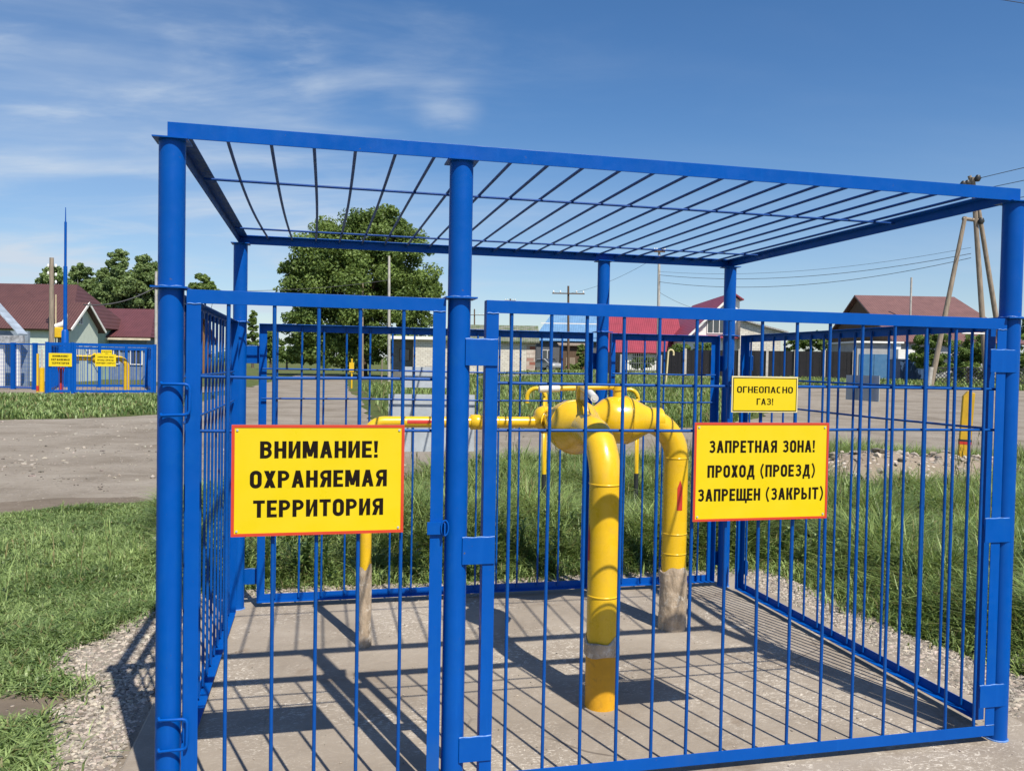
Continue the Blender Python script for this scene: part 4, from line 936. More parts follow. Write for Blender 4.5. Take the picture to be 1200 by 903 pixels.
MB().box(xm - 1.9, xm + 1.0, -.06, -.002, -.6, 1.0).build('plinth', CONC, bk)
# blue roofed house with shed
Y = 104; xl, xr = X_at(628, Y), X_at(706, Y); zb = tz(xl, Y)
hb = thing('village_house', 'grey house with shade-dark walls and sky blue roof beside the brick building', 'house', (xl, Y, zb))
gable(hb, 0, xr - xl, 0, 10, -1, at(660, 398, Y).z - zb, at(660, 369, Y + 5).z - zb, 'x', mat('shaded_grey_wall', (.10, .105, .115), .8), ROOF_BLUE, .5, hipL=2.6)  # shade below the roof is put into the dark wall colour
MB().box(.5, xr - xl + .5, -1.0, -.9, at(660, 379, Y).z - zb - .1, at(660, 379, Y).z - zb + .02).build('snow_guard', WHITEP, hb)
window(hb, 1.4, 0, 1.0, 1.3, 1.6); window(hb, 5.5, 0, 1.0, 1.3, 1.6)
Y = 98; xl2, xr2 = X_at(657, Y), X_at(689, Y); zb = tz(xl2, Y)
sh = thing('wooden_shed', 'brown plank shed before the blue roofed house', 'shed', (xl2, Y, zb))
MB().box(0, xr2 - xl2, 0, 3, -1, at(670, 405, Y).z - zb).build('wall', DARKWOOD, sh)
MB().slab((-.3, -.4, at(670, 404, Y).z - zb), (xr2 - xl2 + .3, -.4, at(670, 404, Y).z - zb), (xr2 - xl2 + .3, 3.3, at(670, 401, Y).z - zb), (-.3, 3.3, at(670, 401, Y).z - zb), .12).build('roof', WOOD, sh)
MB().box(.6, 1.7, -.05, -.003, -.8, 1.6).build('door', WOOD, sh)
# silver car
Y = 99; b = at(640, 431, Y); zb = tz(b.x, Y)
car = thing('parked_car', 'silver car parked beside the brick building under the blue roof', 'car', (b.x, Y, zb), R(-52))
body = MB(); prof = [(-2.0, .35), (-2.05, .7), (-1.95, .92), (-1.2, 1.0), (-.75, 1.42), (.55, 1.46), (1.25, 1.02), (1.95, .9), (2.08, .62), (2.0, .35)]
body.prism(prof, 'y', -.82, .82); bo = body.build('body', SILVER, car, bevel=.06)
gl_ = MB(); gl_.prism([(-1.05, 1.02), (-.68, 1.36), (.5, 1.4), (1.1, 1.03)], 'y', -.835, .835); gl_.build('side_window', GLASS, car)
MB().prism([(.62, 1.43), (1.24, 1.05), (1.27, 1.07), (.64, 1.46)], 'y', -.7, .7).build('windscreen', GLASS, car)
s0 = None
for xx in (-1.3, 1.28):
    for yy in (-.78, .78):
        if s0 is None: s0 = MB().tube([(0, -.1, 0), (0, .1, 0)], .32, 20).build('wheel', TYRE, car, (xx, yy, .32)); MB().tube([(0, -.11, 0), (0, .11, 0)], .19, 16).build('rim', STEEL, s0)
        else:
            c_ = clone(s0, car, (xx, yy, .32)); clone(s0.children[0], c_, (0, 0, 0))
for yy in (-.6, .6): MB().box(2.0, 2.07, yy - .16, yy + .16, .66, .8).build('headlight', LAMPW, car)
# crimson roofed house
Y = 84; zb = tz(20, Y)
xl, xr = X_at(716, Y), X_at(800, Y)
hr = thing('village_house', 'white house with crimson roof and gable window beside the dark fence', 'house', (xl, Y, zb))
gable(hr, 0, xr - xl, 1.5, 10, -1, at(750, 410, Y).z - zb, at(750, 371, Y + 5).z - zb, 'x', WHITEP, ROOF_RED, .5)
Yf = 79; dy = Yf - Y
gx = lambda px: X_at(px, Yf) - xl
gz = lambda py: at(850, py, Yf).z - zb
xe, xp, xv = gx(806), gx(856), gx(865)
MB().prism([(xe, -1), (xe, gz(394)), (xp, gz(345)), (xv, gz(352)), (xv, -1)], 'y', dy, dy + 17).build('gable_wall', WHITEP, hr)
sl_ = (gz(345) - gz(394)) / (xp - xe); o_ = .5
MB().slab((xe - o_, dy - .5, gz(394) - sl_ * o_ + .2), (xe - o_, dy + 17.3, gz(394) - sl_ * o_ + .2), (xp, dy + 17.3, gz(345) + .2), (xp, dy - .5, gz(345) + .2), .14).build('roof', ROOF_RED, hr)
MB().slab((xp, dy - .5, gz(345) + .2), (xp, dy + 17.3, gz(345) + .2), (xv + .3, dy + 17.3, gz(352) + .1), (xv + .3, dy - .5, gz(352) + .1), .12).build('roof', ROOF_RED, hr)
MB().slab((xe - o_, dy - .56, gz(394) - sl_ * o_ + .17), (xe - o_, dy - .51, gz(394) - sl_ * o_ + .17), (xp, dy - .51, gz(345) + .17), (xp, dy - .56, gz(345) + .17), .2).build('verge_board', WHITEP, hr)
window(hr, gx(838), dy, gz(391), 1.75, 1.5, bars=2)
MB().slab((xe + .1, dy - .8, gz(396)), (xv, dy - .8, gz(396)), (xv, dy - .01, gz(393)), (xe + .1, dy - .01, gz(393)), .08).build('eave_strip', ROOF_RED, hr)
window(hr, gx(832), dy, .9, 1.5, 1.3); window(hr, 3.0, 1.5, .8, 1.4, 1.3)
MB().tube([(gx(873), dy + 9, 3), (gx(873), dy + 9, at(885, 352, Yf + 9).z - zb)], .12, 8).build('chimney', CONC, hr)
Y = 78; xl = X_at(866.5, Y); zb = tz(xl, Y)
hw = thing('village_house', 'white outbuilding with grey lean-to roof right of the crimson house', 'house', (xl, Y, zb))
wx = X_at(914, Y) - xl; za_, zb_ = at(866, 375, Y).z - zb, at(914, 388, Y).z - zb
MB().prism([(0, -1), (0, za_), (wx * .35, za_ - (za_ - zb_) * .42), (wx, zb_), (wx, -1)], 'y', 0, 7).build('wall', BRICK_W, hw)
MB().slab((-.05, -.4, za_ + .16), (-.05, 7.3, za_ + .16), (wx * .35, 7.3, za_ - (za_ - zb_) * .42 + .16), (wx * .35, -.4, za_ - (za_ - zb_) * .42 + .16), .14).build('roof', ROOF_GREY, hw)
MB().slab((wx * .35, -.4, za_ - (za_ - zb_) * .42 + .16), (wx * .35, 7.3, za_ - (za_ - zb_) * .42 + .16), (wx + .6, 7.3, zb_ - .02), (wx + .6, -.4, zb_ - .02), .14).build('roof', ROOF_GREY, hw)
window(hw, 1.6, 0, 1.0, 1.0, 1.2)
# dark fence
def sheet_fence(label, px0, px1, Y0, Y1, ytop, posts, m, pm, name='sheet_fence'):
    a = at(px0, 440, Y0); c_ = at(px1, 440, Y1); d = Vector((c_.x - a.x, Y1 - Y0, 0)); L = d.length; rot = math.atan2(d.y, d.x)
    za, zc = tz(a.x, Y0), tz(c_.x, Y1); zb = min(za, zc)
    t = thing(name, label, 'fence', (a.x, Y0, zb), rot)
    zt = at((px0 + px1) / 2, ytop, (Y0 + Y1) / 2).z - zb
    k = max(2, int(L / 0.25)); f = MB()
    poly = [(L * i / k, 0.03 * (i % 2)) for i in range(k + 1)] + [(L * i / k, 0.03 * (i % 2) + .02) for i in range(k, -1, -1)]
    for i in range(k):
        x0, x1 = L * i / k, L * (i + 1) / k; y = 0.03 * (i % 2); f.box(x0, x1, y, y + .02, -.3, zt)
    f.build('panel', m, t)
    s0 = None
    for i in range(posts + 1):
        x = L * i / posts
        if s0 is None: s0 = MB().box(-.09, .09, -.14, -.005, -.3, zt + .12).build('post', pm, t, (x, 0, 0))
        else: clone(s0, t, (x, 0, 0))
    return t
PALEPOST = mat('pale_fence_post', (.52, .48, .42), .8, .2, 3)
sheet_fence('long dark brown metal fence with pale posts before the white houses', 803, 1000, 70, 66, 411, 6, DARKFENCE, PALEPOST)
sheet_fence('short dark metal fence left of the ornamental gate', 772, 802, 71, 70, 412, 1, DARKFENCE, PALEPOST)
sheet_fence('dark plank fence beneath the left end of the crimson roof', 702, 730, 72, 72, 414, 1, DARKFENCE, DARKWOOD)
b = at(732, 440, 71); gt = thing('ornamental_gate', 'grey wrought metal gate with white pillars by the dark fence', 'gate', (b.x, 71, tz(b.x, 71)))
gwid = at(769, 440, 71).x - b.x; gm = MB()
for z in (.35, 1.0, 1.55): gm.box(0, gwid, -.03, .03, z, z + .06)
for k in range(15): gm.box(gwid * k / 14 - .025, gwid * k / 14 + .025, -.02, .02, .2, 1.75 + .12 * math.sin(k / 14 * math.pi))
gm.build('bars', mat('dark_iron', (.10, .11, .11), .6), gt)
s0 = MB().box(-.18, .18, -.2, .2, -.3, 1.75).build('pillar', GREYP, gt, (-.25, 0, 0)); clone(s0, gt, (gwid + .25, 0, 0))
# rust roofed house on the right
Y = 72; xl = X_at(1050, Y); zb = tz(xl, Y)
hq = thing('village_house', 'house with rusty brown metal roof and shade-darkened gable behind the blue gates', 'house', (xl, Y, zb))
xr = X_at(1119, Y + 8); ze_, zr_ = at(1052, 399, Y).z - zb, at(1010, 348, Y + 8).z - zb
gable(hq, 0, xr - xl + 1.2, 0, 16, -1, ze_, zr_, 'x', GREYP, ROOF_RUST, .5, hipR=2.0)
MB().prism([(0.1, ze_), (15.9, ze_), (8, zr_ - .05)], 'x', -.06, -.003).build('gable_shade', DARKWOOD, hq)  # dark sheet stands in for the shade on this gable end
MB().tube([(X_at(1065, Y + 3) - xl, 3, 3), (X_at(1065, Y + 3) - xl, 3, at(1065, 325, Y + 3).z - zb)], .09, 8).build('flue_pipe', CONC, hq)
window(hq, 4.5, 0, 1.0, 1.2, 1.3); window(hq, 0, 6, 1.0, 1.2, 1.3, 'x', -1)
Y = 69; xl, xr = X_at(1004, Y), X_at(1054, Y); zb = tz(xl, Y)
ga = thing('garage', 'pale grey garage with bright blue double gates', 'garage', (xl, Y, zb))
zt = at(1030, 402, Y).z - zb
MB().box(0, xr - xl, 0, 6, -1, zt).build('wall', GREYP, ga); MB().box(-.2, xr - xl + .2, -.3, 6.2, zt + .002, zt + .15).build('roof', WHITEP, ga)
MB().box(xr - xl - .55, xr - xl + .02, -.12, -.003, -1, zt - .02).build('pilaster', WHITEP, ga)
gx1 = X_at(1041, Y) - xl; zg = at(1030, 415, Y).z - zb
for k in range(2): MB().box(.15 + k * (gx1 - .15) / 2 + .02, .15 + (k + 1) * (gx1 - .15) / 2 - .02, -.08, -.003, -.3, zg).build('gate_leaf', BLUEGATE, ga)
Y = 64; xl, xr = X_at(1055, Y), X_at(1088, Y); zb = tz(xl, Y)
cn = thing('metal_container', 'dark blue metal container right of the bright blue gates', 'container', (xl, Y, zb))
zt = at(1070, 422, Y).z - zb; cmh = MB(); k = 14; wd_ = xr - xl
for i in range(k): cmh.box(wd_ * i / k, wd_ * (i + 1) / k, .04 * (i % 2), 2.2, -.2, zt)
cmh.build('body', DARKBLUE, cn); MB().box(-.05, wd_ + .05, -.06, 2.25, zt + .002, zt + .08).build('lid', DARKBLUE, cn)
MB().box(.1, 1.7, .6, 2.0, zt + .1, zt + .85).build('white_band', WHITEP, cn)
# trellis fence at right
Y = 58; a = at(1096, 450, Y); c_ = at(1330, 450, Y); zb = tz(a.x, Y); L = c_.x - a.x
tf = thing('lattice_fence', 'dark lattice garden fence under the bushes at the right', 'fence', (a.x, Y, zb))
f = MB(); zt = at(1140, 432, Y).z - zb
for i in range(int((L + zt) / .28)):
    x = i * .28
    for sg in (1, -1):
        xa, xb2 = x, x - zt
        if sg < 0: xa, xb2 = xb2, xa
        pa, pb = Vector((xa, .02 * sg, 0)), Vector((xb2, .02 * sg, zt))
        lo_, hi_ = 0.0, 1.0
        dx = pb.x - pa.x
        t0 = max(0, min((0 - pa.x) / dx, (L - pa.x) / dx)); t1 = min(1, max((0 - pa.x) / dx, (L - pa.x) / dx))
        if t1 > t0: f.tube([pa.lerp(pb, t0), pa.lerp(pb, t1)], .03, 4)
f.build('lattice', BLACK, tf)
rl = MB(); rl.box(0, L, -.06, .06, zt, zt + .08); rl.box(0, L, -.06, .06, .02, .1); rl.build('rail', BLACK, tf)
s0 = None
for i in range(7):
    if s0 is None: s0 = MB().box(-.06, .06, .07, .19, -.3, zt + .1).build('post', DARKWOOD, tf, (L * i / 6, 0, 0))
    else: clone(s0, tf, (L * i / 6, 0, 0))
b = at(1158, 470, 44); t = thing('pipe_frame', 'thin white pipe arch before the lattice fence', 'pipe frame', (b.x, 44, tz(b.x, 44)))
hz = at(1158, 391, 44).z - tz(b.x, 44)
MB().tube([(0, 0, -.1), (0, 0, hz), (-1.5, 0, hz)], .05, 8).build('pipe', WHITEP, t)

# ------------------------------------------------------------------ second cage and enclosure fence far left
def far_bars(xs, z0, z1, r=.012): 
    m_ = MB()
    for x in xs: m_.box(x - r, x + r, -r, r, z0, z1)
    return m_
pA, pB = at(55, 460, 38.6), at(181, 460, 40.6)
c2 = thing('gas_valve_cage', 'smaller distant blue cage with two yellow signs beside the maroon roof', 'cage', (pA.x, 38.6, tz(pA.x, 38.6)), math.atan2(2.0, pB.x - pA.x))
W2 = Vector((pB.x - pA.x, 2.0, 0)).length; D2 = 8.5; H2 = at(120, 402, 39.6).z + .05
xs2 = [0, X_at(86, 39) - pA.x, W2 * .98]
s0 = None
for (x, y) in ((0, 0), (xs2[1] * 1.02, 0), (W2, 0), (0, D2), (W2 * .45, D2), (W2 * .75, D2), (W2, D2)):
    if s0 is None: s0 = MB().tube([(0, 0, -.1), (0, 0, H2)], .085, 10).build('post', BLUE, c2, (x, y, 0))
    else: clone(s0, c2, (x, y, 0))
def farpanel(parent, x0, x1, y, rot, nb, zt, loc=(0, 0, 0), diag=False):
    L = x1 - x0; m_ = MB()
    for (a0, a1, b0, b1) in ((0, L, .08, .2), (0, L, zt - .14, zt), (0, .12, .2, zt - .14), (L - .12, L, .2, zt - .14)): m_.box(a0, a1, -.03, .03, b0, b1)
    fo = m_.build('gate', BLUE, parent, (x0 if rot == 0 else loc[0], y if rot == 0 else loc[1], 0), rot)
    b0 = None
    for k in range(nb):
        x = L * (k + 1) / (nb + 1)
        if b0 is None: b0 = MB().box(-.011, .011, -.011, .011, .2, zt - .14).build('bar', BLUE, fo, (x, 0, 0))
        else: clone(b0, fo, (x, 0, 0))
    return fo
farpanel(c2, .06, xs2[1] * 1.02 - .06, -.05, 0, 7, H2 - .02)
farpanel(c2, xs2[1] * 1.02 + .06, W2 - .06, -.05, 0, 17, H2 - .02)
farpanel(c2, .06, W2 - .06, D2, 0, 24, H2 - .1)
farpanel(c2, 0, D2, 0, math.pi / 2, 30, H2 - .05, (0, 0.05, 0)); farpanel(c2, 0, D2, 0, math.pi / 2, 30, H2 - .05, (W2, 0.05, 0))
def w2(x, y, z): return c2.matrix_basis @ Vector((x, y, z))
rot2 = c2.rotation_euler.z
def sc_lines(L, k): return [(a, w * k, c * k, fy) for a, w, c, fy in L]
k1 = (24 / 971.8 * 38.6) / .63
zs = at(69, 428, 38.6).z
p = w2(X_at(57, 38.6) - pA.x, -.12, zs); sign('warning_sign', 'tiny yellow sign reading ВНИМАНИЕ! on the narrow gate of the distant cage', 0, .63 * k1, 0, .41 * k1, sc_lines(LA, k1), SIGN_Y, .02, 'yellow signs on the distant cage', loc=p, rot=rot2, scr=False)
k2 = (22 / 971.8 * 39.6) / .63
p = w2((X_at(117, 39.6) - pA.x) * 1.02, -.12, at(128, 428, 39.6).z); sign('warning_sign', 'tiny yellow sign reading ЗАПРЕТНАЯ ЗОНА! below a yellow plate on the distant cage', 0, .63 * k2, 0, .41 * k2, sc_lines(LB, k2), SIGN_Y, .02, 'yellow signs on the distant cage', loc=p, rot=rot2, scr=False)
p = w2((X_at(123, 39.6) - pA.x) * 1.02, -.1, at(128, 415, 39.6).z); sign('warning_sign', 'tiny yellow plate above the wide sign on the distant cage', 0, .48, 0, .26, [('ОГНЕОПАСНО', 0.40, 0.045, 0.37), ('ГАЗ!', 0.12, 0.045, 0.70)], SIGN_K, .006, 'yellow signs on the distant cage', loc=p, rot=rot2, scr=False)
gp2 = thing('gas_pipeline', 'distant yellow pipe with elbow inside the smaller blue cage', 'pipeline', w2(0, .55, 0), rot2)
xx0, xx1 = X_at(92, 40) - pA.x, X_at(156, 40.6) - pA.x; zc = at(125, 418.5, 40).z
MB().tube([(xx0 * 1.02, 0, zc), (xx1 * 1.09 - .4, 0, zc)] + arc((xx1 * 1.09 - .4, 0, zc - .4), math.pi / 2, 0, .4, (1, 0, 0), (0, 0, 1)) + [(xx1 * 1.09, 0, -.1)], .135, 16).build('pipe', YEL, gp2)
MB().tube([(xx0 * 1.02 + 1.05, 0, zc), (xx0 * 1.02 + 1.2, 0, zc), (xx0 * 1.02 + 1.6, 0, zc), (xx0 * 1.02 + 1.75, 0, zc)], [.14, .25, .25, .14], 16).build('valve_body', YEL, gp2)
MB().tube([(.55, 0, -.1), (.55, 0, .95), (.55, 0, 1.25)], [.1, .1, .16], 12).build('riser_pipe', RED, gp2)
# blue mesh fence left of the far cage
fa, fb = at(-70, 455, 43.5), at(52, 456, 42.3)
mf = thing('mesh_fence', 'blue mesh fence running left from the distant cage', 'fence', (fa.x, 43.5, -.05), math.atan2(-1.2, fb.x - fa.x))
Lf = Vector((fb.x - fa.x, -1.2, 0)).length; zt = at(10, 402, 43).z + .05; m_ = MB()
for k in range(int(Lf / .11)): m_.box(k * .11 - .006, k * .11 + .006, -.006, .006, .15, zt - .08)
for z in np.arange(.2, zt, .2): m_.box(0, Lf, -.008, .008, z, z + .012)
m_.box(0, Lf, -.025, .025, .1, .17); m_.box(0, Lf, -.025, .025, zt - .08, zt); m_.build('mesh_panel', BLUE, mf)
s0 = None
for px in (-68, -22, 22, 51):
    x = (at(px, 455, 43).x - fa.x)
    if s0 is None: s0 = MB().box(-.1, .1, -.08, .08, -.1, zt + .03).build('post', BLUE, mf, (x, 0, 0))
    else: clone(s0, mf, (x, 0, 0))
b = at(76, 455, 47); t = thing('lightning_mast', 'tall slim blue mast rising above the brown roof', 'mast', (b.x, 47, -.05))
hz = lambda py: at(76, py, 47).z + .05
MB().tube([(0, 0, -.1), (0, 0, hz(388)), (0, 0, hz(386))], [.22, .19, .12], 12).build('base', BLUE, t)
MB().tube([(0, 0, hz(387)), (0, 0, hz(312))], .105, 12).build('shaft', BLUE, t); MB().tube([(0, 0, hz(312)), (0, 0, hz(260))], .07, 10).build('shaft', BLUE, t); MB().tube([(0, 0, hz(260)), (0, 0, hz(243))], [.035, .02], 8).build('tip', BLUE, t)
b = at(44, 456, 39.5); t = thing('marker_post', 'thin yellow post left of the distant cage', 'marker post', (b.x, 39.5, -.05)); MB().tube([(0, 0, -.1), (0, 0, at(44, 413, 39.5).z)], .055, 8).build('post', YEL, t); MB().tube([(0, 0, .1), (0, 0, .35)], .062, 8).build('band', RED, t)
b = at(49, 455, 40.2); t = thing('gas_riser', 'short yellow gas pipe between the thin post and the distant cage', 'pipe', (b.x, 40.2, -.05)); MB().tube([(0, 0, -.1), (0, 0, 1.2)], .12, 12).build('pipe', YEL, t); MB().tube([(0, 0, 1.2), (0, 0, at(49, 408, 40.2).z)], .04, 8).build('upper_pipe', PALEPOST, t)
sheet('gravel_pad', [(-28, 39.2), (-22.6, 37.2), (-16, 39.6), (-15.5, 52), (-24, 52), (-29, 46)], GRAVEL, .012, .7, .15, 'pale gravel pad under the distant cage')

# ------------------------------------------------------------------ trees
def leaf_cloud(centers, radii, n, size, cols, flat=0.75):
    centers = np.array(centers, float); radii = np.array(radii, float)
    wts = (radii.reshape(len(centers), -1).mean(1)) ** 2; wts = wts / wts.sum()
    idx = rng.choice(len(centers), n, p=wts)
    d = rng.normal(size=(n, 3)); d /= np.linalg.norm(d, axis=1, keepdims=True)
    rr = (rng.random(n) ** 0.42)
    rad = radii[idx] if radii.ndim == 2 else np.repeat(radii[idx][:, None], 3, 1)
    P = centers[idx] + d * rr[:, None] * rad
    nrm = d + rng.normal(size=(n, 3)) * 0.75; nrm[:, 2] += 0.35; nrm /= np.linalg.norm(nrm, axis=1, keepdims=True)
    a = np.cross(nrm, rng.normal(size=(n, 3))); a /= np.linalg.norm(a, axis=1, keepdims=True); b_ = np.cross(nrm, a)
    s_ = size * (0.6 + 0.8 * rng.random(n))[:, None]
    V = np.stack([P - a * s_ * .55, P + b_ * s_ * .36 + nrm * s_ * .08, P + a * s_ * .6, P - b_ * s_ * .36 + nrm * s_ * .08], 1).reshape(-1, 3)
    Fq = np.arange(n * 4).reshape(n, 4)
    c0, c1_ = np.array(cols[0]), np.array(cols[1])
    clump = rng.random(len(centers))[idx]
    k = np.clip(0.55 * clump + 0.45 * rng.random(n), 0, 1)[:, None]
    T = np.repeat(c0 + (c1_ - c0) * k, 4, 0)
    return V, Fq, T
def tree(name, label, px, ybase, Y, cr, n, size, cols, trunk_r=.25, group=None, cat='tree', bark=BARK, limbs=True, cl=None, trunk_top=.6):
    """cr: crown masses as (px, py, radius px, flatten) seen at the tree's distance; cl: clumps per mass"""
    b = at(px, ybase, Y); zb = tz(b.x, Y); t = thing(name, label, cat, (b.x, Y, zb), 0, group)
    C_, R_ = [], []
    for (cx_, cy_, rp_, fl_) in cr:
        c0 = at(cx_, cy_, Y) - Vector((b.x, Y, zb)); r0 = rp_ / FPX * Y
        k = cl or 26
        for i in range(k):
            d = rng.normal(size=3); d /= np.linalg.norm(d); q = (0.35 + 0.65 * rng.random() ** .5)
            C_.append((c0.x + d[0] * r0 * q, c0.y + d[1] * r0 * q, c0.z + d[2] * r0 * q * fl_)); rr = r0 * (.20 + .16 * rng.random()); R_.append((rr * 1.15, rr * 1.15, rr * .8))
    V, Fq, T = leaf_cloud(C_, R_, n, size, cols)
    np_object('crown', V, Fq, LEAFM, T, False, t)
    zt = max(c[2] for c in C_); tr = MB(); cxm = np.mean([c[0] for c in C_])
    tr.tube([(0, 0, -.3), (.02, 0, .2), (cxm * .3, 0, zt * .3), (cxm * .8, 0, zt * trunk_top)], [trunk_r * 1.35, trunk_r, trunk_r * .7, trunk_r * .3], 10)
    if limbs:
        for i in range(min(14, len(C_))):
            c = C_[(i * 7) % len(C_)]; h0 = zt * (.15 + .35 * random.random()); x0 = cxm * .4 * (h0 / zt) * 2
            tr.tube([(x0, 0, h0), ((x0 + c[0]) / 2, c[1] * .5, (h0 + c[2]) / 2 + .2), c], [trunk_r * .45, trunk_r * .28, trunk_r * .08], 6)
    tr.build('trunk', bark, t)
    return t
G1 = ((0.048, 0.092, 0.020), (0.23, 0.32, 0.085))
G2 = ((0.085, 0.145, 0.045), (0.28, 0.37, 0.145))
G3 = ((0.06, 0.115, 0.026), (0.24, 0.33, 0.09))
tree('broadleaf_tree', 'huge dense green tree behind the near cage', 425, 432, 94,
     [(432, 285, 44, .8), (392, 300, 44, .9), (468, 310, 42, .9), (365, 335, 34, 1.0), (425, 335, 60, .9), (482, 345, 34, 1.0), (372, 380, 38, .9), (440, 385, 50, .8), (488, 378, 22, 1), (345, 320, 16, 1), (400, 412, 36, .55), (360, 405, 26, .7), (452, 262, 24, .7), (508, 338, 11, 1)],
     120000, .30, G1, .55, cl=40)
tree('birch_tree', 'bushy birch behind the brown roofed house, left of the blue mast', 62, 405, 82, [(60, 334, 18, 1), (50, 348, 14, 1), (70, 352, 18, 1), (62, 322, 10, 1)], 14000, .24, G2, .16, 'birches behind the houses', bark=BIRCH, cl=34)
tree('birch_tree', 'birch with drooping crown between the blue mast and the tallest birch', 98, 405, 80, [(96, 330, 15, 1.1), (106, 346, 20, 1), (88, 350, 18, 1), (96, 318, 9, 1.2)], 16000, .24, G2, .16, 'birches behind the houses', bark=BIRCH, cl=34)
tree('birch_tree', 'tallest birch rising above the maroon tiled roof', 140, 405, 78, [(140, 308, 12, 1.2), (136, 328, 20, 1), (150, 345, 24, 1), (124, 350, 20, 1), (128, 326, 12, 1)], 24000, .24, G2, .18, 'birches behind the houses', bark=BIRCH, cl=34)
tree('birch_tree', 'broad birch just left of the near cage corner post', 174, 405, 79, [(174, 318, 15, 1.2), (182, 336, 20, 1), (166, 350, 20, 1), (190, 352, 14, 1)], 18000, .24, G2, .17, 'birches behind the houses', bark=BIRCH, cl=34)
tree('round_tree', 'small round tree crown right of the near cage corner post', 237, 420, 95, [(238, 332, 11, .9), (230, 340, 10, .8), (246, 341, 10, .7), (238, 342, 12, .7)], 9000, .26, G3, .16, cl=26)
tree('poplar_tree', 'slim upright poplar left of the big tree', 296, 424, 150, [(297, 370, 4, 1.6), (296, 382, 6, 1.6), (296, 397, 6.5, 1.6), (296, 410, 6, 1)], 7000, .4, G3, .25, cl=24)
tree('roadside_tree', 'small ragged tree at the end of the side road', 317, 425, 130, [(316, 395, 8, 1.2), (322, 405, 10, 1), (312, 412, 9, .9)], 8000, .36, G3, .2, cl=24)
tree('roadside_tree', 'low distant bushy tree against the big crown', 336, 426, 150, [(336, 412, 9, .9), (344, 418, 9, .7), (330, 420, 6, .7)], 5000, .36, G3, .2, cl=20)
def bush(label, px, ybase, Y, cr, n, size, cols, group='bushes in the village gardens'):
    return tree('garden_bush', label, px, ybase, Y, cr, n, size, cols, .06, group, 'bush', cl=24)
bush('round green bush behind the short dark fence', 797, 436, 75, [(793, 409, 7, .9), (802, 408, 7, .9), (798, 414, 9, .7)], 4500, .16, G3)
bush('green bush before the white gable wall', 826, 436, 73, [(822, 408, 10, .9), (832, 411, 10, .8), (816, 414, 7, .8)], 5200, .16, G3)
bush('green bush behind the dark fence under the grey roof', 936, 438, 76, [(930, 404, 10, .9), (946, 402, 11, 1), (957, 398, 10, 1), (965, 404, 8, 1)], 7000, .18, G3)
bush('leafy bush climbing beside the shed under the blue roof', 682, 432, 95, [(682, 412, 6, 1.3), (684, 422, 6, 1)], 3000, .18, G3)
bush('low bush at the foot of the wooden shed', 672, 434, 93, [(668, 430, 6, .7), (678, 429, 6, .7)], 2500, .16, G3)
bush('large green bush right of the dark blue container', 1090, 450, 62, [(1086, 405, 14, 1), (1098, 398, 14, 1), (1080, 418, 12, 1), (1098, 425, 14, .9)], 11000, .15, G3)
bush('wide green bush behind the lattice fence left of the near corner post', 1135, 450, 64, [(1128, 412, 16, .9), (1145, 405, 16, 1), (1140, 428, 18, .8), (1158, 420, 14, 1), (1120, 432, 14, .8), (1162, 408, 10, 1)], 15000, .15, G3)
bush('tall green bush right of the near corner post', 1206, 452, 60, [(1205, 400, 18, 1.2), (1215, 380, 16, 1), (1200, 425, 16, 1), (1230, 410, 24, 1.1)], 11000, .15, G3)
bush('dark ornamental shrub behind the wrought gate', 752, 436, 78, [(748, 425, 9, .8), (760, 424, 8, .8)], 3500, .15, G3)
# far tree line on the horizon
V_, F_, T_ = [], [], []; off = 0
for a in np.linspace(-1.0, 1.0, 130):
    Yd = 420 + 120 * random.random(); x = math.tan(a * .95) * Yd; h = 3 + 5 * random.random(); zb = tz(x, Yd)
    v, f_, t_ = leaf_cloud([(x + random.uniform(-6, 6), Yd, zb + h * .4) for _ in range(3)], [(7, 5, h * .6)] * 3, 90, 1.9, G3)
    V_.append(v); F_.append(f_ + off); T_.append(t_); off += len(v)
tl = np_object('distant_treeline', np.concatenate(V_), np.concatenate(F_), LEAFM, np.concatenate(T_), False)
tag(tl, 'low far tree line along the horizon', 'tree line', kind='stuff')

# ------------------------------------------------------------------ grass
def blades(x, y, z, h, w, lean, cols, dry=0.06, leafy=0.0):
    n = len(x); th = rng.random(n) * 2 * math.pi; dx, dy = np.cos(th), np.sin(th); ph = rng.random(n) * 2 * math.pi
    wx, wy = -dy, dx
    l = lean * (0.3 + 1.1 * rng.random(n)); hx, hy = dx * l * h, dy * l * h
    B = np.stack([x, y, z], 1); W = np.stack([wx, wy, np.zeros(n)], 1) * (w / 2)[:, None]
    m_ = B + np.stack([hx * .3, hy * .3, h * .55], 1); tp = B + np.stack([hx, hy, h * (1 - .25 * l)], 1)
    wide = np.where(rng.random(n) < leafy, 1.5, .85)[:, None]
    V = np.stack([B - W * .7, B + W * .7, m_ + W * wide, m_ - W * wide, tp], 1).reshape(-1, 3)
    i = np.arange(n)[:, None] * 5
    tri = np.concatenate([i + np.array([[0, 1, 2]]), i + np.array([[0, 2, 3]]), i + np.array([[3, 2, 4]])], 0)
    k = np.clip(rng.random(n)[:, None] ** 1.3 * .75 + .9 * (fbm(x, y, 1.3, 6)[:, None] - .38), 0, 1)
    c = np.array(cols[0]) + (np.array(cols[1]) - np.array(cols[0])) * k
    d = rng.random(n) < dry; c[d] = np.array([.26, .22, .10]) * (.6 + .6 * rng.random((d.sum(), 1)))
    T = np.repeat(c, 5, 0)
    return V, tri, T
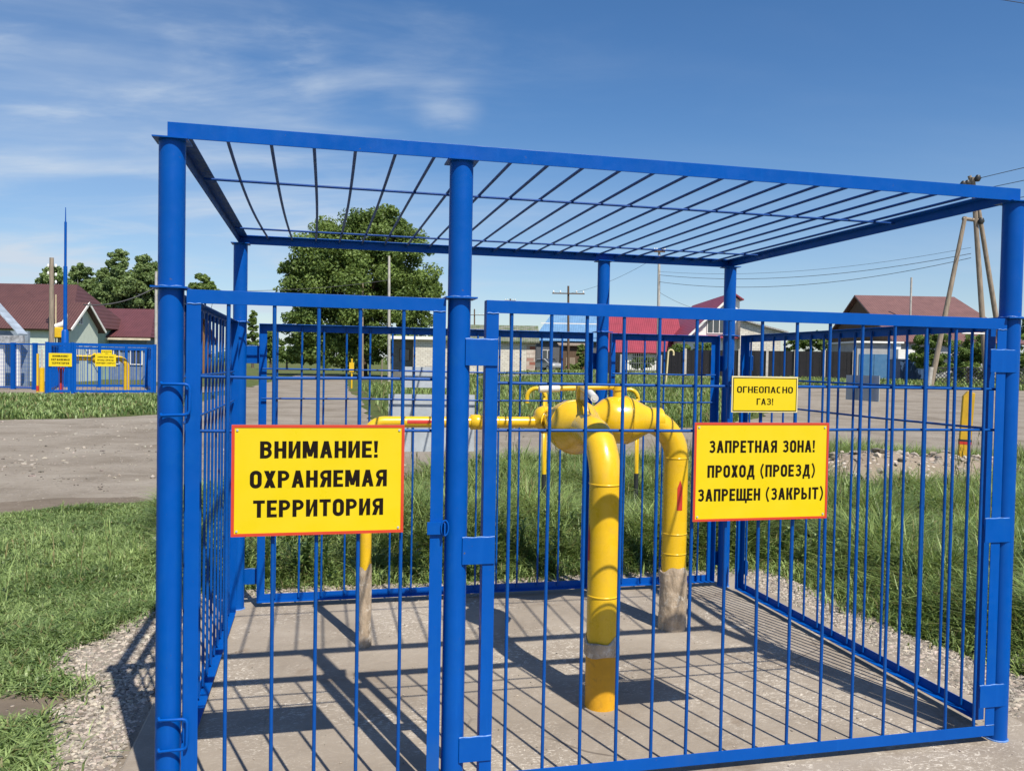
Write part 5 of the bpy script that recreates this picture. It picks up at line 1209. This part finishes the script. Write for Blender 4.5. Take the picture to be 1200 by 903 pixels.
def lawn(name, poly, excl, dens,  hf, wf, lean, cols, label, thin=None, dry=.06, leafy=0.0, zf=None, exj=.12):
    xs = [p[0] for p in poly]; ys = [p[1] for p in poly]
    A = (max(xs) - min(xs)) * (max(ys) - min(ys)); n = int(A * dens)
    x = min(xs) + rng.random(n) * (max(xs) - min(xs)); y = min(ys) + rng.random(n) * (max(ys) - min(ys))
    k = inpoly(x, y, poly)
    for e in excl: k &= ~inpoly(x + rng.normal(size=n) * exj * .5 + .25 * (fbm(x, y, 2.5, 31) - .5), y + rng.normal(size=n) * exj * .5, e)
    if thin is not None: k &= rng.random(n) < thin(x, y)
    x, y = x[k], y[k]
    z = terrain(x, y) + (zf(x, y) if zf else 0) - .005
    h = hf(x, y) * (.45 + .95 * rng.random(len(x))); w = wf * (.6 + .8 * rng.random(len(x)))
    V, tri, T = blades(x, y, z, h, w, lean, cols, dry, leafy)
    o = np_object(name, V, tri, GRASSM, T, False)
    return tag(o, label, 'grass', kind='stuff')
ROAD_IN = [(p[0], p[1]) for p in ROADP]
SLABW = loc2w([(-.3, -3.2), (3.97, -3.2), (3.97, 3.02), (-.3, 3.02)])
GA = ((0.070, 0.130, 0.030), (0.40, 0.52, 0.195))
GB = ((0.060, 0.115, 0.024), (0.40, 0.51, 0.175))
def patch(x, y): return np.clip((fbm(x, y, 0.8, 11) - .30) * 5, 0.04, 1) 
def nearleft(x, y):
    p = np.clip((fbm(x, y, 1.3, 11) - .30) * 5, 0.0, 1)
    bare = 1.2 * np.exp(-(((x + 2.4) / .40) ** 2 + ((y - 4.07) / .19) ** 2) * 1.2) * (.35 + 1.1 * fbm(x, y, 5, 3))
    return np.clip(p + .35, 0, 1) * np.clip(1 - 1.3 * bare, 0, 1)
lawn('grass', [(-7.5, 2.6), (-1.2, 2.6), (-1.2, 9.4), (-4.1, 10.1), (-5.4, 9.2), (-7.5, 7.6)], [GRAVP, SLABW], 11500, lambda x, y: .042 + .075 * fbm(x, y, 1.8, 4) ** 1.5, .0078, 1.1, GA, 'short leafy green grass left of the cage', nearleft, .05, .5, None, .13)
TALL = [(-4.2, 9.9), (-2.4, 5.9), (-1.6, 5.4), (1.5, 3.0), (1.5, 1.5), (14, 1.5), (16, 18.2), (11, 16.6), (9, 15.4), (7, 16.0), (5, 15.4), (3.8, 14.2), (2.2, 13.2), (.5, 13.4), (-1, 12.0), (-2.5, 10.7)]
def tallh(x, y):
    u = (x - F0[0]) * EV[0] + (y - F0[1]) * EV[1]; v = (x - F0[0]) * NV[0] + (y - F0[1]) * NV[1]
    d = np.maximum(u - 4.3, v - 3.2); return (.10 + .31 * sstep(0.0, 1.1, d)) * (.35 + 1.25 * fbm(x, y, 1.6, 8)) * np.where((x < -1.2), .62, 1)
def tallthin(x, y):
    m_ = mound_h(x, y); return np.clip((fbm(x, y, 1.6, 12) - .22) * 5, .12, 1) * np.clip(1 - m_ * 5, 0.02, 1) * np.where(y < 9.5, 1, .62)
lawn('tall_grass', TALL, [GRAVP, SLABW], 4600, tallh, .0085, 1.05, GB, 'tall wild grass behind and to the right of the cage', tallthin, .09, .45, lambda x, y: 0 * x, .2)
ISL = [(-2.4, 22.4), (0, 23.1), (3, 23.7), (6.2, 24.9), (9.2, 31), (13.6, 43), (18, 54), (17, 61), (4, 62), (-6, 62), (-9.5, 52), (-7, 40), (-5, 31), (-3.8, 24.5)]
lawn('verge_grass', ISL, [], 95, lambda x, y: .28 + .28 * fbm(x, y, .5, 2), .05, .7, GB, 'grass island between the dirt roads behind the cage', lambda x, y: np.clip((fbm(x, y, .35, 14) - .32) * 5, .12, 1) * np.where(x < -2, .35, 1), .12)
LV = [(-60, 3), (-28, 16.3), (-16, 21.9), (-12.5, 23.4), (-11, 25.8), (-12.8, 33.5), (-15.6, 41), (-15.8, 39), (-22.6, 36.6), (-28.5, 38.8), (-34, 38), (-60, 30)]
lawn('verge_grass', LV, [], 110, lambda x, y: .13 + .14 * fbm(x, y, .6, 2), .045, .8, GA, 'strip of grass before the distant cage', lambda x, y: np.clip((fbm(x, y, .4, 15) - .25) * 5, .25, 1), .10)
FV = [(16, 54.5), (40, 53), (70, 56), (70, 62), (40, 64), (20, 64), (17, 61)]
lawn('verge_grass', FV, [], 60, lambda x, y: .22 + .2 * fbm(x, y, .5, 2), .08, .7, GA, 'grass verge below the braced pole', None, .12)
FW = [(-3, 75.5), (8, 73.5), (30, 71.5), (50, 64), (70, 64), (70, 68), (40, 74), (8, 84), (-6, 84)]
lawn('verge_grass', FW, [], 30, lambda x, y: .2 + .25 * fbm(x, y, .3, 2), .10, .7, GB, 'grass verge below the houses and dark fence', None, .10)
def leafy_weeds(label, spots, cols):
    V_, F_, T_ = [], [], []; off = 0
    for (x, y, h) in spots:
        n = 34; st_ = rng.random(n) ** .8; a_ = rng.random() * 6.28; ln = rng.random() * .25 * h
        xx_ = x + math.cos(a_) * ln * st_; yy_ = y + math.sin(a_) * ln * st_; zz_ = tz(x, y) + st_ * h
        hh = np.full(n, .05 + .10 * h) * (1.15 - .6 * st_); hh[:2] = h; zz_[:2] = tz(x, y); xx_[:2] = x; yy_[:2] = y
        ww = np.full(n, .022) * (1.2 - .5 * st_); ww[:2] = .007
        v, f_, t_ = blades(xx_, yy_, zz_, hh, ww, 1.15, cols, .05, .9); V_.append(v); F_.append(f_ + off); T_.append(t_); off += len(v)
    o = np_object('weeds', np.concatenate(V_), np.concatenate(F_), GRASSM, np.concatenate(T_), False); tag(o, label, 'weeds', kind='stuff')
sp_ = []
for _ in range(3200):
    u_, v_ = rng.uniform(-.8, 10), rng.uniform(-1.5, 9.5)
    p_ = toW(u_, v_)
    if (v_ > 3.35 or u_ > 4.6) and inpoly(np.array([p_.x]), np.array([p_.y]), TALL)[0] and mound_h(p_.x, p_.y) < .06 and fbm(p_.x, p_.y, .9, 40) > .42: sp_.append((p_.x, p_.y, rng.uniform(.16, .42)))
leafy_weeds('leafy green weeds growing among the grass behind and beside the cage', sp_, ((.07, .13, .028), (.34, .44, .15)))
# taller weeds with seed heads
def weeds(label, spots, hgt, cols):
    V_, F_, T_ = [], [], []; off = 0
    for (x, y, h) in spots:
        n = 26; zz_ = np.full(n, tz(x, y)); xx_ = np.full(n, x) + rng.normal(size=n) * .012; yy_ = np.full(n, y) + rng.normal(size=n) * .012
        st_ = rng.random(n)
        lx = rng.normal(size=1)[0] * .12 * h; ly = rng.normal(size=1)[0] * .1 * h
        hh = np.where(np.arange(n) < 3, h, .06 + .06 * rng.random(n)); zz_ = zz_ + np.where(np.arange(n) < 3, 0, st_ * h * .95)
        xx_ = xx_ + np.where(np.arange(n) < 3, 0, lx * st_); yy_ = yy_ + np.where(np.arange(n) < 3, 0, ly * st_)
        v, f_, t_ = blades(xx_, yy_, zz_, hh, np.full(n, .009), .45, cols, .12)
        V_.append(v); F_.append(f_ + off); T_.append(t_); off += len(v)
    o = np_object('weeds', np.concatenate(V_), np.concatenate(F_), GRASSM, np.concatenate(T_), False); tag(o, label, 'weeds', kind='stuff')
weeds('tall thin weeds with seed heads rising from the grass behind the cage', [(rng.uniform(-1.5, 9), rng.uniform(8.6, 13.5), rng.uniform(.55, .95)) for _ in range(90)] + [(rng.uniform(4.5, 8), rng.uniform(4.5, 9), rng.uniform(.5, .8)) for _ in range(50)], .8, ((.07, .085, .03), (.16, .16, .07)))
cl_ = np.stack([rng.uniform(-3.2, -1.9, 9000), rng.uniform(3.2, 6.2, 9000)], 1)
kk = inpoly(cl_[:, 0], cl_[:, 1], [(-3.3, 4.2), (-2.95, 4.32), (-2.36, 4.36), (-2.24, 4.2), (-2.3, 4.02), (-2.5, 3.92), (-3.1, 4.08)])
CLODS = cl_[kk]
weeds('a few taller weeds in the short grass left of the cage', [(-3.6 + rng.normal() * .5, 6.6 + rng.normal() * .7, rng.uniform(.25, .45)) for _ in range(14)], .4, GA)

# ------------------------------------------------------------------ stones and litter
def pebbles(name, label, pts, smin, smax, m, base=(.31, .27, .225)):
    n = len(pts); ico = bmesh.new(); bmesh.ops.create_icosphere(ico, subdivisions=1, radius=1.0)
    bv = np.array([v.co[:] for v in ico.verts]); bf = np.array([[v.index for v in f.verts] for f in ico.faces]); ico.free()
    P = np.array(pts); s_ = smin + (smax - smin) * rng.random(n) ** 2.2
    ax = s_[:, None] * (0.55 + .7 * rng.random((n, 3))); ax[:, 2] *= .65
    jit = 1 + .22 * rng.normal(size=(n, len(bv), 1)); a = rng.random(n) * 6.28; ca, sa = np.cos(a), np.sin(a)
    V = bv[None] * jit * ax[:, None, :]
    X = V[..., 0] * ca[:, None] - V[..., 1] * sa[:, None]; Yv = V[..., 0] * sa[:, None] + V[..., 1] * ca[:, None]
    V = np.stack([X, Yv, V[..., 2]], -1) + P[:, None, :]
    Fq = (bf[None] + (np.arange(n) * len(bv))[:, None, None]).reshape(-1, 3)
    c = np.repeat((np.array([base]) * (.5 + 1.1 * rng.random((n, 1)) ** 1.3)) * (1 + .022 * rng.normal(size=(n, 3))), len(bv), 0)
    o = np_object(name, V.reshape(-1, 3), Fq, m, np.clip(c, .05, .7), False); return tag(o, label, 'stones', kind='stuff')
PEB, tP, bP = newmat('pebble'); aP = N(tP, 'ShaderNodeAttribute', attribute_name='tint'); tP.links.new(aP.outputs['Color'], bP.inputs['Base Color']); bP.inputs['Roughness'].default_value = .9
xs = [p[0] for p in GRAVP]; ys = [p[1] for p in GRAVP]; n = 420000
px_ = min(xs) + rng.random(n) * (max(xs) - min(xs)); py_ = min(ys) + rng.random(n) * (max(ys) - min(ys))
k = inpoly(px_, py_, GRAVP) & ~inpoly(px_, py_, SLABW) & (py_ > 2.6); px_, py_ = px_[k], py_[k]
pebbles('gravel', 'loose grey pebbles in the gravel strip', np.stack([px_, py_, terrain(px_, py_) + .016], 1), .005, .017, PEB)
n = 9000; px_ = rng.uniform(-14, 14, n); py_ = rng.uniform(7, 24, n); k = inpoly(px_, py_, ROAD_IN) & (rng.random(n) < np.clip((fbm(px_, py_, .5, 21) - .42) * 6, .05, 1)); px_, py_ = px_[k], py_[k]
pebbles('rubble', 'scattered stones on the dirt road', np.stack([px_, py_, terrain(px_, py_) + .016], 1), .010, .045, PEB, (.25, .22, .185))
n = 1500; px_ = rng.uniform(3, 9, n); py_ = rng.uniform(11, 15, n); k = mound_h(px_, py_) > .1; px_, py_ = px_[k], py_[k]
pebbles('rubble', 'lumps of rubble on the sandy heap', np.stack([px_, py_, terrain(px_, py_) + mound_h(px_, py_)], 1), .015, .08, PEB)
n = 420; u_ = rng.uniform(-.2, 3.9, n); v_ = rng.uniform(-.4, 2.95, n)
pebbles('grit', 'fine grit lying on the concrete slab', np.array([tuple(toW(a, b_, .003)) for a, b_ in zip(u_, v_)]), .0025, .007, PEB)
def rock(label, x, y, s_, m, flat=.6, name='stone'):
    bm = bmesh.new(); bmesh.ops.create_icosphere(bm, subdivisions=3, radius=1)
    for v in bm.verts:
        q = v.co.copy(); v.co = Vector((q.x * s_[0], q.y * s_[1], q.z * s_[2])) * (0.75 + .5 * float(fbm(q.x * 1.3 + x * 7 + q.z, q.y * 1.3 + y * 3 - q.z, 1.2, 4)))
    me = bpy.data.meshes.new(name); bm.to_mesh(me); bm.free(); me.materials.append(m)
    o = bpy.data.objects.new(name, me); COL.objects.link(o); o.location = (x, y, tz(x, y) + s_[2] * .35); o.rotation_euler.z = x * 3
    return tag(o, label, 'stone', 'stones by the slab')
rock('flat pale stone slab by the right corner post', 3.22, 4.98, (.22, .13, .05), STONE)
rock('grey stone half hidden in grass right of the corner post', 3.34, 5.5, (.14, .1, .06), STONE)
rock('small angular stone on the gravel right of the corner post', 3.02, 4.55, (.08, .06, .04), STONE)
rock('pale lump of concrete in the grass left of the gravel', -3.35, 7.95, (.12, .08, .04), STONE)
bg_ = bmesh.new(); bmesh.ops.create_icosphere(bg_, subdivisions=4, radius=1)
for v in bg_.verts:
    q = v.co.copy(); k_ = .55 + .9 * abs(float(fbm(q.x * 2.1 + q.z * 1.7, q.y * 2.3 - q.z, 1.6, 4)) - .5) * 2 + .25 * float(fbm(q.x * 5, q.y * 5 + q.z * 4, 1.5, 2))
    v.co = Vector((q.x * .16 * k_, q.y * .09 * k_, max(-.02, q.z * .05 * k_)))
me = bpy.data.meshes.new('plastic_bag'); bg_.to_mesh(me); bg_.free(); me.materials.append(mat('white_film', (.74, .74, .72), .4, .1, 8, .6, 20, .01))
bag = bpy.data.objects.new('plastic_bag', me); COL.objects.link(bag); bag.location = (3.42, 6.5, .12); bag.rotation_euler = (.1, -.12, .4)
tag(bag, 'crumpled white plastic bag lying in the tall grass right of the cage', 'plastic bag')
